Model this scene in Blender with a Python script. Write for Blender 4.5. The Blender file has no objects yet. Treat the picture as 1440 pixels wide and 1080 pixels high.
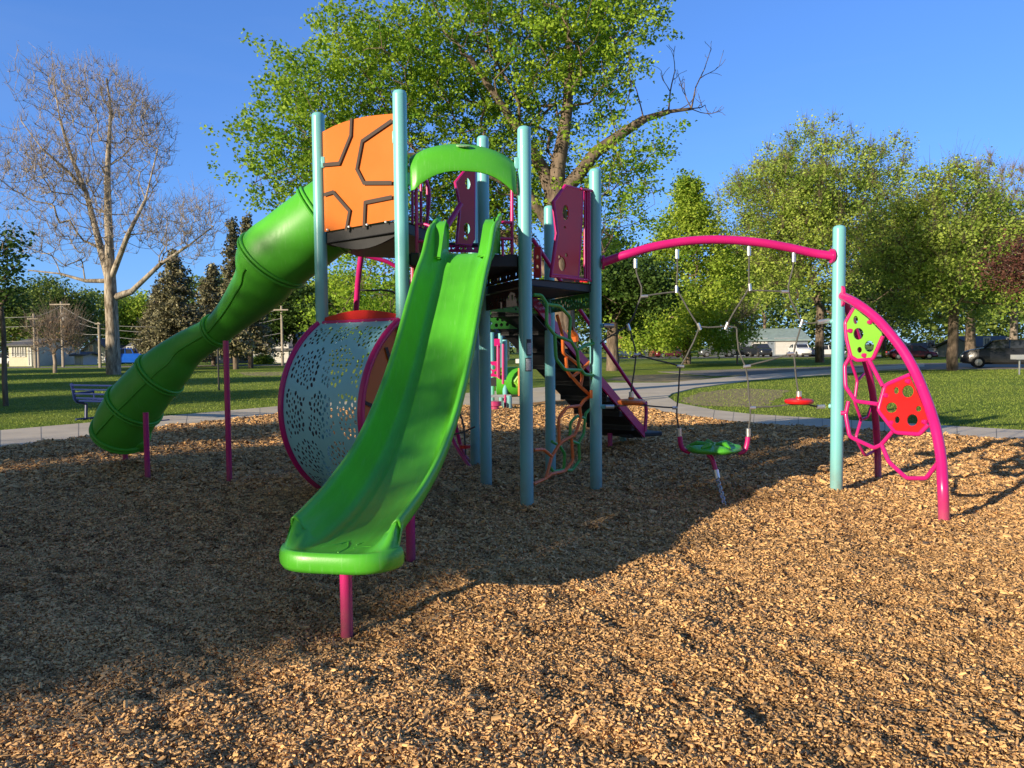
import bpy, math, random
import numpy as np
from mathutils import Vector, Matrix, geometry
random.seed(7); RNG = np.random.default_rng(11)
R = math.radians
scene = bpy.context.scene
col = scene.collection
PI = math.pi

# ------------------------------------------------------------------ camera model
F, CH, PITCH, ROLL = 1082.0, 1.6, R(2.75), R(0.5)
fwd = Vector((0, math.cos(PITCH), -math.sin(PITCH)))
u0 = Vector((0, math.sin(PITCH), math.cos(PITCH)))
r0 = Vector((1, 0, 0))
rgt = r0*math.cos(ROLL) - u0*math.sin(ROLL)
up = r0*math.sin(ROLL) + u0*math.cos(ROLL)
def ray(px, py): return fwd*F + rgt*(px-720) - up*(py-540)
def at(px, py, y):
    "world point at depth y seen in the photo at (px,py)"
    d = ray(px, py); k = y/d.y
    return Vector((d.x*k, y, CH + d.z*k))
def gnd(px, py, z=0.0):
    d = ray(px, py); k = (z-CH)/d.z
    return Vector((d.x*k, d.y*k, z))
def atx(px, y):
    "x of pixel column px (at the horizon) at depth y"
    return at(px, 488, y).x

cam = bpy.data.cameras.new("camera"); camo = bpy.data.objects.new("camera", cam); col.objects.link(camo)
cam.sensor_width = 36; cam.lens = 36*F/1440; cam.clip_end = 3000; cam.clip_start = 0.05
camo.matrix_world = Matrix(((rgt.x, up.x, -fwd.x, 0), (rgt.y, up.y, -fwd.y, 0), (rgt.z, up.z, -fwd.z, CH), (0, 0, 0, 1)))
scene.camera = camo
scene.view_settings.view_transform = 'Standard'; scene.view_settings.look = 'None'
scene.view_settings.exposure = 0; scene.view_settings.gamma = 1
scene.cycles.max_bounces = 8; scene.cycles.transparent_max_bounces = 8

# ------------------------------------------------------------------ light
EL = R(14.5); SU = Vector((0.745, 0.667, 0)).normalized()   # way the shadows run
SN = Vector((-SU.y, SU.x, 0))                                # across the shadows
world = bpy.data.worlds.new("World"); scene.world = world; world.use_nodes = True
wn = world.node_tree.nodes; wl = world.node_tree.links
bg = wn['Background']; sky = wn.new('ShaderNodeTexSky'); sky.sky_type = 'NISHITA'
sky.sun_disc = False; sky.sun_elevation = EL; sky.sun_rotation = math.atan2(-SU.x, -SU.y)
sky.air_density = 1.0; sky.dust_density = 0.2; sky.ozone_density = 4.0; sky.altitude = 200
gm = wn.new('ShaderNodeGamma'); gm.inputs[1].default_value = .7; wl.new(sky.outputs[0], gm.inputs[0])
def vmul(src, c):
    v = wn.new('ShaderNodeVectorMath'); v.operation = 'MULTIPLY'; wl.new(src, v.inputs[0]); v.inputs[1].default_value = c; return v.outputs[0]
away = vmul(gm.outputs[0], (.90, 1.42, 2.42))      # deep blue side, away from the sun
glow = vmul(sky.outputs[0], (.62, .50, .40))     # hazy warm side round the low sun
gc = wn.new('ShaderNodeTexCoord'); dt = wn.new('ShaderNodeVectorMath'); dt.operation = 'DOT_PRODUCT'
wl.new(gc.outputs['Generated'], dt.inputs[0]); dt.inputs[1].default_value = (-SU.x, -SU.y, 0.25)
mr = wn.new('ShaderNodeMapRange'); mr.inputs['From Min'].default_value = .05; mr.inputs['From Max'].default_value = .6; mr.interpolation_type = 'SMOOTHSTEP'
wl.new(dt.outputs['Value'], mr.inputs['Value'])
mxw = wn.new('ShaderNodeMix'); mxw.data_type = 'RGBA'; wl.new(mr.outputs[0], mxw.inputs[0]); wl.new(away, mxw.inputs[6]); wl.new(glow, mxw.inputs[7])
hz = wn.new('ShaderNodeTexNoise'); hz.inputs['Scale'].default_value = 2.2; hz.inputs['Detail'].default_value = 5
hm = wn.new('ShaderNodeMapping'); hm.inputs['Scale'].default_value = (1, 1, 7); hm.inputs['Rotation'].default_value = (0, .12, 0); wl.new(gc.outputs['Generated'], hm.inputs[0]); wl.new(hm.outputs[0], hz.inputs['Vector'])
hr = wn.new('ShaderNodeMapRange'); hr.inputs['From Min'].default_value = .5; hr.inputs['From Max'].default_value = .85; hr.inputs['To Max'].default_value = .07; wl.new(hz.outputs['Fac'], hr.inputs['Value'])
hx = wn.new('ShaderNodeMix'); hx.data_type = 'RGBA'; wl.new(hr.outputs[0], hx.inputs[0]); wl.new(mxw.outputs[2], hx.inputs[6]); hx.inputs[7].default_value = (4.2, 4.8, 5.6, 1)
wl.new(hx.outputs[2], bg.inputs[0]); bg.inputs[1].default_value = 0.15
sl = bpy.data.lights.new("sun", 'SUN'); sl.energy = 7.6; sl.angle = R(0.55); sl.color = (1.0, 0.86, 0.66)
so = bpy.data.objects.new("sun", sl); col.objects.link(so)
ldir = Vector((SU.x*math.cos(EL), SU.y*math.cos(EL), -math.sin(EL)))
so.rotation_euler = ldir.to_track_quat('-Z', 'Y').to_euler(); so.location = (-30, -30, 30)

# ------------------------------------------------------------------ materials
def newmat(name):
    m = bpy.data.materials.new(name); m.use_nodes = True
    nt = m.node_tree; b = nt.nodes['Principled BSDF']; return m, nt, b
def mat(name, c, rough=0.5, metal=0.0, var=0.12, scale=3.0, bump=0.0, bscale=60.0, spec=0.5, c2=None, coat=0.0, detail=4):
    m, nt, b = newmat(name); N = nt.nodes; L = nt.links
    tc = N.new('ShaderNodeTexCoord'); nz = N.new('ShaderNodeTexNoise'); nz.inputs['Scale'].default_value = scale
    nz.inputs['Detail'].default_value = detail; L.new(tc.outputs['Object'], nz.inputs['Vector'])
    cr = N.new('ShaderNodeValToRGB'); e = cr.color_ramp.elements
    lo = tuple(x*(1-var) for x in c) if c2 is None else c2
    hi = tuple(min(1, x*(1+var)) for x in c) if c2 is None else c
    e[0].position = 0.3; e[0].color = (*lo, 1); e[1].position = 0.7; e[1].color = (*hi, 1)
    L.new(nz.outputs['Fac'], cr.inputs[0]); L.new(cr.outputs[0], b.inputs['Base Color'])
    mr = N.new('ShaderNodeMapRange'); mr.inputs['To Min'].default_value = max(0, rough-.08); mr.inputs['To Max'].default_value = min(1, rough+.1)
    L.new(nz.outputs['Fac'], mr.inputs['Value']); L.new(mr.outputs[0], b.inputs['Roughness'])
    b.inputs['Metallic'].default_value = metal; b.inputs['Specular IOR Level'].default_value = spec
    b.inputs['Coat Weight'].default_value = coat
    if bump:
        n2 = N.new('ShaderNodeTexNoise'); n2.inputs['Scale'].default_value = bscale; n2.inputs['Detail'].default_value = 5
        L.new(tc.outputs['Object'], n2.inputs['Vector'])
        bp = N.new('ShaderNodeBump'); bp.inputs['Strength'].default_value = bump; bp.inputs['Distance'].default_value = 0.02
        L.new(n2.outputs['Fac'], bp.inputs['Height']); L.new(bp.outputs[0], b.inputs['Normal'])
    return m
def plastic(name, c, rough=0.33):
    "rotomoulded plastic: faint mottling, long scuffs, fine orange-peel"
    m, nt, b = newmat(name); N = nt.nodes; L = nt.links
    tc = N.new('ShaderNodeTexCoord')
    nz = N.new('ShaderNodeTexNoise'); nz.inputs['Scale'].default_value = 2.2; nz.inputs['Detail'].default_value = 6
    mp = N.new('ShaderNodeMapping'); mp.inputs['Scale'].default_value = (60, 3, 6); L.new(tc.outputs['Object'], mp.inputs[0])
    sc = N.new('ShaderNodeTexNoise'); sc.inputs['Scale'].default_value = 1.5; sc.inputs['Detail'].default_value = 8
    L.new(tc.outputs['Object'], nz.inputs['Vector']); L.new(mp.outputs[0], sc.inputs['Vector'])
    cr = N.new('ShaderNodeValToRGB'); e = cr.color_ramp.elements
    e[0].position = .3; e[0].color = (*[x*.86 for x in c], 1); e[1].position = .75; e[1].color = (*[min(1, x*1.1) for x in c], 1)
    L.new(nz.outputs['Fac'], cr.inputs[0])
    mx = N.new('ShaderNodeMix'); mx.data_type = 'RGBA'; mr = N.new('ShaderNodeMapRange')
    mr.inputs['From Min'].default_value = .58; mr.inputs['From Max'].default_value = .75; mr.inputs['To Max'].default_value = .55
    L.new(sc.outputs['Fac'], mr.inputs['Value']); L.new(mr.outputs[0], mx.inputs[0]); L.new(cr.outputs[0], mx.inputs[6])
    mx.inputs[7].default_value = (*[min(1, x*.95+.07) for x in c], 1); L.new(mx.outputs[2], b.inputs['Base Color'])
    r2 = N.new('ShaderNodeMapRange'); r2.inputs['To Min'].default_value = rough-.08; r2.inputs['To Max'].default_value = rough+.15
    L.new(sc.outputs['Fac'], r2.inputs['Value']); L.new(r2.outputs[0], b.inputs['Roughness'])
    bp = N.new('ShaderNodeBump'); bp.inputs['Strength'].default_value = .05; bp.inputs['Distance'].default_value = .01
    n3 = N.new('ShaderNodeTexNoise'); n3.inputs['Scale'].default_value = 180; L.new(tc.outputs['Object'], n3.inputs['Vector'])
    L.new(n3.outputs['Fac'], bp.inputs['Height']); L.new(bp.outputs[0], b.inputs['Normal'])
    return m
def leafmat(name, c1, c2, transl=0.35, rough=.55):
    m, nt, b = newmat(name); N = nt.nodes; L = nt.links
    at_ = N.new('ShaderNodeAttribute'); at_.attribute_name = 'Col'
    mx = N.new('ShaderNodeMix'); mx.data_type = 'RGBA'; mx.inputs[6].default_value = (*c1, 1); mx.inputs[7].default_value = (*c2, 1)
    L.new(at_.outputs['Fac'], mx.inputs[0]); L.new(mx.outputs[2], b.inputs['Base Color']); b.inputs['Roughness'].default_value = rough
    b.inputs['Specular IOR Level'].default_value = .3
    tr = N.new('ShaderNodeBsdfTranslucent'); L.new(mx.outputs[2], tr.inputs[0])
    ms = N.new('ShaderNodeMixShader'); ms.inputs[0].default_value = transl
    L.new(b.outputs[0], ms.inputs[1]); L.new(tr.outputs[0], ms.inputs[2]); L.new(ms.outputs[0], N['Material Output'].inputs[0])
    return m
M = {}
M['teal'] = mat('teal_powder_coat', (.19, .52, .54), .3, var=.05, scale=1.5, coat=.2)
M['pink'] = mat('pink_powder_coat', (.56, .012, .17), .3, var=.08, coat=.2)
M['green'] = plastic('green_plastic', (.085, .44, .028), .34)
M['tgreen'] = plastic('tube_green_plastic', (.08, .42, .026), .42)
def grime(m, top=.55):
    nt = m.node_tree; N = nt.nodes; L = nt.links; b = N['Principled BSDF']; src = b.inputs['Base Color'].links[0].from_socket
    g = N.new('ShaderNodeNewGeometry'); sx = N.new('ShaderNodeSeparateXYZ'); L.new(g.outputs['Position'], sx.inputs[0])
    r = N.new('ShaderNodeMapRange'); r.inputs['From Min'].default_value = top; r.inputs['From Max'].default_value = .02; r.inputs['To Max'].default_value = 1; L.new(sx.outputs[2], r.inputs['Value'])
    nz = N.new('ShaderNodeTexNoise'); nz.inputs['Scale'].default_value = 14; nz.inputs['Detail'].default_value = 8; nz.inputs['Roughness'].default_value = .7; L.new(g.outputs['Position'], nz.inputs['Vector'])
    mu = N.new('ShaderNodeMath'); mu.operation = 'MULTIPLY'; L.new(r.outputs[0], mu.inputs[0]); L.new(nz.outputs['Fac'], mu.inputs[1])
    sp_ = N.new('ShaderNodeMapRange'); sp_.inputs['From Min'].default_value = .66; sp_.inputs['From Max'].default_value = .72; sp_.inputs['To Max'].default_value = .5; L.new(nz.outputs['Fac'], sp_.inputs['Value'])
    ad = N.new('ShaderNodeMath'); ad.operation = 'MAXIMUM'; L.new(mu.outputs[0], ad.inputs[0]); L.new(sp_.outputs[0], ad.inputs[1])
    mx = N.new('ShaderNodeMix'); mx.data_type = 'RGBA'; L.new(ad.outputs[0], mx.inputs[0]); L.new(src, mx.inputs[6]); mx.inputs[7].default_value = (.22, .16, .10, 1); L.new(mx.outputs[2], b.inputs['Base Color'])
M['barrel'] = mat('lit_teal_perforated_sheet', (.30, .66, .76), .38, var=.05, scale=2)  # teal made lighter in its colour for the sky the barrel faces
grime(M['teal']); grime(M['pink'], .4)
M['lime'] = mat('lime_panel', (.19, .48, .04), .4, var=.05)
M['red'] = mat('red_panel', (.62, .012, .012), .4, var=.06)
M['orange'] = mat('orange_panel', (.60, .15, .017), .42, var=.06, scale=2)
M['orpipe'] = mat('orange_powder_coat', (.75, .17, .03), .35, var=.06)
M['grpipe'] = mat('green_powder_coat', (.07, .38, .06), .35, var=.06)
M['groove'] = mat('dark_groove', (.05, .032, .025), .6, var=.1)
M['deck'] = mat('black_deck_coating', (.022, .022, .025), .55, var=.2, bump=.1)
M['rope'] = mat('grey_rope', (.09, .09, .085), .8, var=.25, scale=40, bump=.3, bscale=200)
M['alu'] = mat('aluminium', (.72, .72, .72), .32, metal=.85, var=.08, scale=20)
M['steel'] = mat('galvanised_steel', (.55, .56, .58), .35, metal=.9, var=.15, scale=30)
M['sticker'] = mat('sticker', (.35, .37, .40), .4, var=.35, scale=90)
M['stickdark'] = mat('sticker_dark', (.03, .03, .035), .4)
M['whiteplastic'] = mat('pale_badge', (.35, .55, .3), .4, var=.2, scale=60)
M['concrete'] = mat('concrete', (.58, .50, .38), .9, var=.14, scale=1.2, bump=.15, bscale=80, detail=9)
M['white'] = mat('white_siding', (.58, .57, .54), .7, var=.05)
M['cream'] = mat('cream_siding', (.62, .56, .42), .7, var=.06)
M['greysid'] = mat('grey_siding', (.33, .35, .37), .7, var=.08)
M['bluesid'] = mat('blue_grey_siding', (.20, .24, .29), .7, var=.08)
M['roofgrey'] = mat('grey_shingle', (.12, .12, .125), .9, var=.3, scale=5)
M['roofgreen'] = mat('weathered_green_roof', (.25, .33, .33), .7, var=.15, scale=2)
M['roofbrown'] = mat('brown_shingle', (.12, .09, .075), .9, var=.3, scale=5)
M['glass'] = mat('window_glass', (.03, .035, .045), .08, var=.2, spec=.8)
M['wood'] = mat('weathered_pole_wood', (.36, .31, .25), .9, var=.2, scale=6)
M['wire'] = mat('wire', (.35, .35, .35), .6)
M['tyre'] = mat('tyre_rubber', (.02, .02, .02), .8)
M['rim'] = mat('wheel_alloy', (.5, .5, .52), .3, metal=.8)
M['benchblue'] = mat('shaded_blue_bench_coating', (.006, .02, .12), .4, var=.1)  # blue lowered in tone to stand for shade on the bench
M['black'] = mat('black_paint', (.018, .018, .02), .5)
M['lamp'] = mat('car_lamp', (.8, .8, .8), .15)
M['tail'] = mat('car_tail_lamp', (.5, .02, .02), .2)
for n, c in dict(carwhite=(.72, .73, .74), carblack=(.008, .010, .016), carred=(.10, .008, .015), carblue=(.012, .12, .62), cargrey=(.09, .10, .11), cardark=(.02, .025, .035)).items():
    M[n] = mat(n+'_paint', c, .22, metal=.0, var=.04, coat=.35)
def brick():
    m, nt, b = newmat('orange_brick'); N = nt.nodes; L = nt.links
    tc = N.new('ShaderNodeTexCoord'); mp = N.new('ShaderNodeMapping'); mp.inputs['Rotation'].default_value = (PI/2, 0, 0)
    bt = N.new('ShaderNodeTexBrick'); bt.inputs['Scale'].default_value = 4
    bt.inputs['Color1'].default_value = (.42, .17, .08, 1); bt.inputs['Color2'].default_value = (.34, .13, .06, 1); bt.inputs['Mortar'].default_value = (.4, .35, .28, 1)
    L.new(tc.outputs['Object'], mp.inputs[0]); L.new(mp.outputs[0], bt.inputs[0]); L.new(bt.outputs[0], b.inputs['Base Color']); b.inputs['Roughness'].default_value = .9
    return m
M['brick'] = brick()
def bark(name, c1, c2, scale=6):
    m, nt, b = newmat(name); N = nt.nodes; L = nt.links
    tc = N.new('ShaderNodeTexCoord'); mp = N.new('ShaderNodeMapping'); mp.inputs['Scale'].default_value = (1, 1, .25)
    nz = N.new('ShaderNodeTexNoise'); nz.inputs['Scale'].default_value = scale; nz.inputs['Detail'].default_value = 8; nz.inputs['Roughness'].default_value = .7
    L.new(tc.outputs['Object'], mp.inputs[0]); L.new(mp.outputs[0], nz.inputs['Vector'])
    cr = N.new('ShaderNodeValToRGB'); e = cr.color_ramp.elements; e[0].position = .38; e[0].color = (*c1, 1); e[1].position = .62; e[1].color = (*c2, 1)
    L.new(nz.outputs['Fac'], cr.inputs[0]); L.new(cr.outputs[0], b.inputs['Base Color']); b.inputs['Roughness'].default_value = .95
    bp = N.new('ShaderNodeBump'); bp.inputs['Strength'].default_value = .8; bp.inputs['Distance'].default_value = .05
    L.new(nz.outputs['Fac'], bp.inputs['Height']); L.new(bp.outputs[0], b.inputs['Normal']); return m
M['bark'] = bark('brown_bark', (.07, .05, .035), (.24, .18, .13))
M['syc'] = bark('pale_sycamore_bark', (.13, .10, .07), (.50, .43, .34), 5)
M['twig'] = bark('grey_twig', (.17, .13, .10), (.36, .29, .23), 3)
M['leafmain'] = leafmat('maple_leaf', (.10, .25, .02), (.46, .62, .06), .42)
M['leafbright'] = leafmat('bright_leaf', (.16, .31, .03), (.48, .58, .08), .38)
M['leafolive'] = leafmat('olive_young_leaf', (.17, .28, .04), (.55, .66, .13), .38)
M['leafdark'] = leafmat('dark_leaf', (.025, .07, .014), (.10, .17, .03), .3)
M['leafmid'] = leafmat('mid_leaf', (.08, .15, .03), (.27, .34, .08), .3)
M['needle'] = leafmat('spruce_needle', (.07, .075, .035), (.33, .30, .17), .1)
M['leafpurple'] = leafmat('purple_leaf', (.06, .02, .02), (.20, .09, .06), .3)
M['bud'] = leafmat('brown_bud', (.25, .14, .07), (.55, .38, .24), .2)
M['grassblade'] = leafmat('grass_blade', (.09, .17, .02), (.42, .50, .085), .3)
M['chip'] = leafmat('wood_chip', (.055, .024, .009), (1.0, .60, .255), 0.0, .8)

def ground_mats():
    # lawn
    m, nt, b = newmat('lawn_grass'); N = nt.nodes; L = nt.links
    tc = N.new('ShaderNodeTexCoord')
    def noise(s, d=6, r=.6):
        n = N.new('ShaderNodeTexNoise'); n.inputs['Scale'].default_value = s; n.inputs['Detail'].default_value = d; n.inputs['Roughness'].default_value = r
        L.new(tc.outputs['Object'], n.inputs['Vector']); return n
    def ramp(n, p0, c0, p1, c1):
        r = N.new('ShaderNodeValToRGB'); e = r.color_ramp.elements; e[0].position = p0; e[0].color = (*c0, 1); e[1].position = p1; e[1].color = (*c1, 1)
        L.new(n.outputs['Fac'], r.inputs[0]); return r
    a = ramp(noise(9, 8, .75), .35, (.08, .14, .02), .68, (.38, .46, .085))
    c = ramp(noise(.35, 4), .4, (.7, .8, .6), .65, (1.15, 1.05, 1.0))
    mx = N.new('ShaderNodeMix'); mx.data_type = 'RGBA'; mx.blend_type = 'MULTIPLY'; mx.inputs[0].default_value = 1
    L.new(a.outputs[0], mx.inputs[6]); L.new(c.outputs[0], mx.inputs[7]); L.new(mx.outputs[2], b.inputs['Base Color'])
    b.inputs['Roughness'].default_value = .95; b.inputs['Specular IOR Level'].default_value = .1
    bp = N.new('ShaderNodeBump'); bp.inputs['Strength'].default_value = .9; bp.inputs['Distance'].default_value = .06
    L.new(noise(25, 5, .8).outputs['Fac'], bp.inputs['Height']); L.new(bp.outputs[0], b.inputs['Normal'])
    M['lawn'] = m
    # bare earth
    m, nt, b = newmat('bare_dirt'); N = nt.nodes; L = nt.links; tc = N.new('ShaderNodeTexCoord')
    a = ramp(noise(4, 8, .8), .38, (.11, .12, .035), .60, (.40, .28, .14)); L.new(a.outputs[0], b.inputs['Base Color']); b.inputs['Roughness'].default_value = .95
    M['dirt'] = m
    # mulch bed under the chips
    m, nt, b = newmat('mulch_bed'); N = nt.nodes; L = nt.links; tc = N.new('ShaderNodeTexCoord')
    mp = N.new('ShaderNodeMapping'); mp.inputs['Scale'].default_value = (1, 1.0, 1); L.new(tc.outputs['Object'], mp.inputs[0])
    vo = N.new('ShaderNodeTexVoronoi'); vo.inputs['Scale'].default_value = 42; vo.inputs['Randomness'].default_value = 1
    L.new(mp.outputs[0], vo.inputs['Vector'])
    sp = N.new('ShaderNodeSeparateColor'); L.new(vo.outputs['Color'], sp.inputs[0])
    r = N.new('ShaderNodeValToRGB'); r.color_ramp.elements[0].position = 0; r.color_ramp.elements[0].color = (.12, .068, .028, 1)
    r.color_ramp.elements[1].position = 1; r.color_ramp.elements[1].color = (.66, .38, .16, 1); e = r.color_ramp.elements.new(.35); e.color = (.42, .25, .11, 1)
    L.new(sp.outputs[0], r.inputs[0]); c = ramp(noise(1.2, 5), .35, (.75, .7, .68), .65, (1.1, 1.08, 1.02))
    mx = N.new('ShaderNodeMix'); mx.data_type = 'RGBA'; mx.blend_type = 'MULTIPLY'; mx.inputs[0].default_value = 1
    L.new(r.outputs[0], mx.inputs[6]); L.new(c.outputs[0], mx.inputs[7]); L.new(mx.outputs[2], b.inputs['Base Color'])
    b.inputs['Roughness'].default_value = .95; b.inputs['Specular IOR Level'].default_value = .1
    bp = N.new('ShaderNodeBump'); bp.inputs['Strength'].default_value = 1; bp.inputs['Distance'].default_value = .03
    L.new(sp.outputs[1], bp.inputs['Height']); L.new(bp.outputs[0], b.inputs['Normal'])
    M['mulch'] = m
    # asphalt drive
    M['asphalt'] = mat('worn_asphalt', (.24, .215, .18), .95, var=.2, scale=.8, bump=.2, bscale=50, detail=9)
ground_mats()

# ------------------------------------------------------------------ mesh helpers
def tag(o, label=None, cat=None, group=None, kind=None):
    if label: o['label'] = label
    if cat: o['category'] = cat
    if group: o['group'] = group
    if kind: o['kind'] = kind
    return o
def empty(name, loc=(0, 0, 0), label=None, cat=None, group=None):
    o = bpy.data.objects.new(name, None); o.location = loc; o.empty_display_size = .2; col.objects.link(o)
    return tag(o, label, cat, group)
def rootof(o):
    while o.parent: o = o.parent
    return o
def link(o, parent=None, local=False):
    col.objects.link(o)
    if parent:
        o.parent = parent
        if not local:
            r = rootof(parent)
            if parent == r: o.matrix_parent_inverse = Matrix.LocRotScale(r.location, r.rotation_euler, r.scale).inverted()
    return o
def smooth_path(pts, n=6):
    P = [Vector(p) for p in pts]; out = []
    Q = [P[0]*2-P[1]] + P + [P[-1]*2-P[-2]]
    for i in range(1, len(Q)-2):
        a, b, c, d = Q[i-1], Q[i], Q[i+1], Q[i+2]
        for k in range(n):
            t = k/n
            out.append(.5*((2*b)+(c-a)*t+(2*a-5*b+4*c-d)*t*t+(3*b-a-3*c+d)*t**3))
    out.append(P[-1]); return out
class MB:
    def __init__(s): s.v = []; s.f = []
    def add(s, vs, fs):
        o = len(s.v); s.v += [tuple(v) for v in vs]; s.f += [tuple(i+o for i in f) for f in fs]; return s
    def tube(s, pts, r, seg=10, cap=True, closed=False):
        pts = [Vector(p) for p in pts]; n = len(pts)
        rr = r if isinstance(r, (list, tuple)) else [r]*n
        vs = []; prev = None
        for i, p in enumerate(pts):
            if closed: t = pts[(i+1) % n]-pts[i-1]
            else: t = pts[min(i+1, n-1)]-pts[max(i-1, 0)]
            t.normalize()
            if prev is None:
                a = Vector((0, 0, 1)) if abs(t.z) < .9 else Vector((1, 0, 0)); prev = t.cross(a).normalized()
            prev = (prev - t*prev.dot(t)).normalized(); b = t.cross(prev)
            for k in range(seg):
                an = 2*PI*k/seg; vs.append(p+(prev*math.cos(an)+b*math.sin(an))*rr[i])
        fs = []
        for i in range(n if closed else n-1):
            j = (i+1) % n
            for k in range(seg):
                k2 = (k+1) % seg; fs.append((i*seg+k, i*seg+k2, j*seg+k2, j*seg+k))
        if cap and not closed:
            fs.append(tuple(range(seg))[::-1]); fs.append(tuple((n-1)*seg+k for k in range(seg)))
        return s.add(vs, fs)
    def box(s, c, size, rot=None):
        c = Vector(c); h = [x/2 for x in size]; vs = []
        for dx in (-1, 1):
            for dy in (-1, 1):
                for dz in (-1, 1):
                    v = Vector((dx*h[0], dy*h[1], dz*h[2]))
                    if rot is not None: v = rot @ v
                    vs.append(c+v)
        return s.add(vs, [(0, 1, 3, 2), (4, 6, 7, 5), (0, 4, 5, 1), (2, 3, 7, 6), (0, 2, 6, 4), (1, 5, 7, 3)])
    def prism(s, poly, vec):
        "poly: list of 3-D points, extruded by vec"
        poly = [Vector(p) for p in poly]; n = len(poly); vec = Vector(vec)
        tris = geometry.tessellate_polygon([poly])
        vs = poly+[p+vec for p in poly]
        fs = [tuple(t) for t in tris]+[tuple(i+n for i in t[::-1]) for t in tris]
        fs += [(i, (i+1) % n, (i+1) % n+n, i+n) for i in range(n)]
        return s.add(vs, fs)
    def plate(s, fr, outline, holes, thick):
        "fr(u,v)->Vector; outline/holes 2-D loops; extruded along the frame normal"
        loops = [outline]+holes; flat = [p for l in loops for p in l]; n = len(flat)
        tris = geometry.tessellate_polygon([[Vector((p[0], p[1], 0)) for p in l] for l in loops])
        o = fr(0, 0); nn = (fr(1, 0)-o).cross(fr(0, 1)-o).normalized()*thick
        vs = [fr(*p) for p in flat]; vs = vs+[v+nn for v in vs]
        fs = [tuple(t) for t in tris]+[tuple(i+n for i in t[::-1]) for t in tris]
        b = 0
        for l in loops:
            m = len(l); fs += [(b+i, b+(i+1) % m, b+(i+1) % m+n, b+i+n) for i in range(m)]; b += m
        return s.add(vs, fs)
    def grid(s, fn, nu, nv, keep=None):
        vs = [fn(i/nu, j/nv) for i in range(nu+1) for j in range(nv+1)]
        fs = [(i*(nv+1)+j, (i+1)*(nv+1)+j, (i+1)*(nv+1)+j+1, i*(nv+1)+j+1) for i in range(nu) for j in range(nv) if keep is None or keep[i, j]]
        return s.add(vs, fs)
    def lathe(s, c, prof, seg=16, axis='z'):
        c = Vector(c); vs = []
        for (r, z) in prof:
            for k in range(seg):
                a = 2*PI*k/seg; v = Vector((r*math.cos(a), r*math.sin(a), z))
                if axis == 'y': v = Vector((v.x, v.z, v.y))
                if axis == 'x': v = Vector((v.z, v.x, v.y))
                vs.append(c+v)
        fs = [(i*seg+k, i*seg+(k+1) % seg, (i+1)*seg+(k+1) % seg, (i+1)*seg+k) for i in range(len(prof)-1) for k in range(seg)]
        return s.add(vs, fs)
    def build(s, name, m, parent=None, smooth=True, angle=40, local=False, bevel=0, solid=0, subsurf=0):
        me = bpy.data.meshes.new(name); me.from_pydata(s.v, [], s.f); me.update()
        o = bpy.data.objects.new(name, me); me.materials.append(m); link(o, parent, local)
        if smooth and not bevel and not solid:
            me.polygons.foreach_set('use_smooth', [True]*len(me.polygons))
            me.set_sharp_from_angle(angle=R(angle))
        if solid:
            md = o.modifiers.new('s', 'SOLIDIFY'); md.thickness = solid; md.offset = 0
            me.polygons.foreach_set('use_smooth', [True]*len(me.polygons))
        if bevel:
            md = o.modifiers.new('b', 'BEVEL'); md.width = bevel; md.segments = 2; md.limit_method = 'ANGLE'; md.angle_limit = R(40)
            me.polygons.foreach_set('use_smooth', [True]*len(me.polygons)); me.set_sharp_from_angle(angle=R(50))
        if subsurf:
            md = o.modifiers.new('ss', 'SUBSURF'); md.levels = subsurf; md.render_levels = subsurf
        return o
def npmesh(name, V, Fc, nper, m, parent=None, colr=None, local=False, smooth=False):
    "V (n,3) float, Fc (k,nper) int; colr per-vertex scalar"
    me = bpy.data.meshes.new(name); me.vertices.add(len(V)); me.vertices.foreach_set('co', V.astype(np.float32).ravel())
    k = len(Fc); me.loops.add(k*nper); me.loops.foreach_set('vertex_index', Fc.astype(np.int32).ravel())
    me.polygons.add(k); me.polygons.foreach_set('loop_start', np.arange(k, dtype=np.int32)*nper)
    me.polygons.foreach_set('loop_total', np.full(k, nper, dtype=np.int32))
    if smooth: me.polygons.foreach_set('use_smooth', np.ones(k, dtype=bool))
    me.update(calc_edges=True)
    if colr is not None:
        ca = me.color_attributes.new('Col', 'FLOAT_COLOR', 'POINT')
        c4 = np.ones((len(V), 4), np.float32); c4[:, :3] = colr[:, None]; ca.data.foreach_set('color', c4.ravel())
    me.materials.append(m); o = bpy.data.objects.new(name, me); link(o, parent, local); return o

# ------------------------------------------------------------------ value noise
_tab = RNG.random((256, 256))
def vnoise(x, y):
    xi = np.floor(x).astype(int); yi = np.floor(y).astype(int); fx = x-xi; fy = y-yi
    fx = fx*fx*(3-2*fx); fy = fy*fy*(3-2*fy); g = lambda a, b: _tab[a % 256, b % 256]
    return (g(xi, yi)*(1-fx)+g(xi+1, yi)*fx)*(1-fy)+(g(xi, yi+1)*(1-fx)+g(xi+1, yi+1)*fx)*fy
def bump_h(x, y):
    h = .055*vnoise(x*.8+5, y*.8)+.040*vnoise(x*2.2, y*2.2+9)+.034*vnoise(x*5, y*5)**1.5+.022*vnoise(x*11, y*11)
    return h

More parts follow.
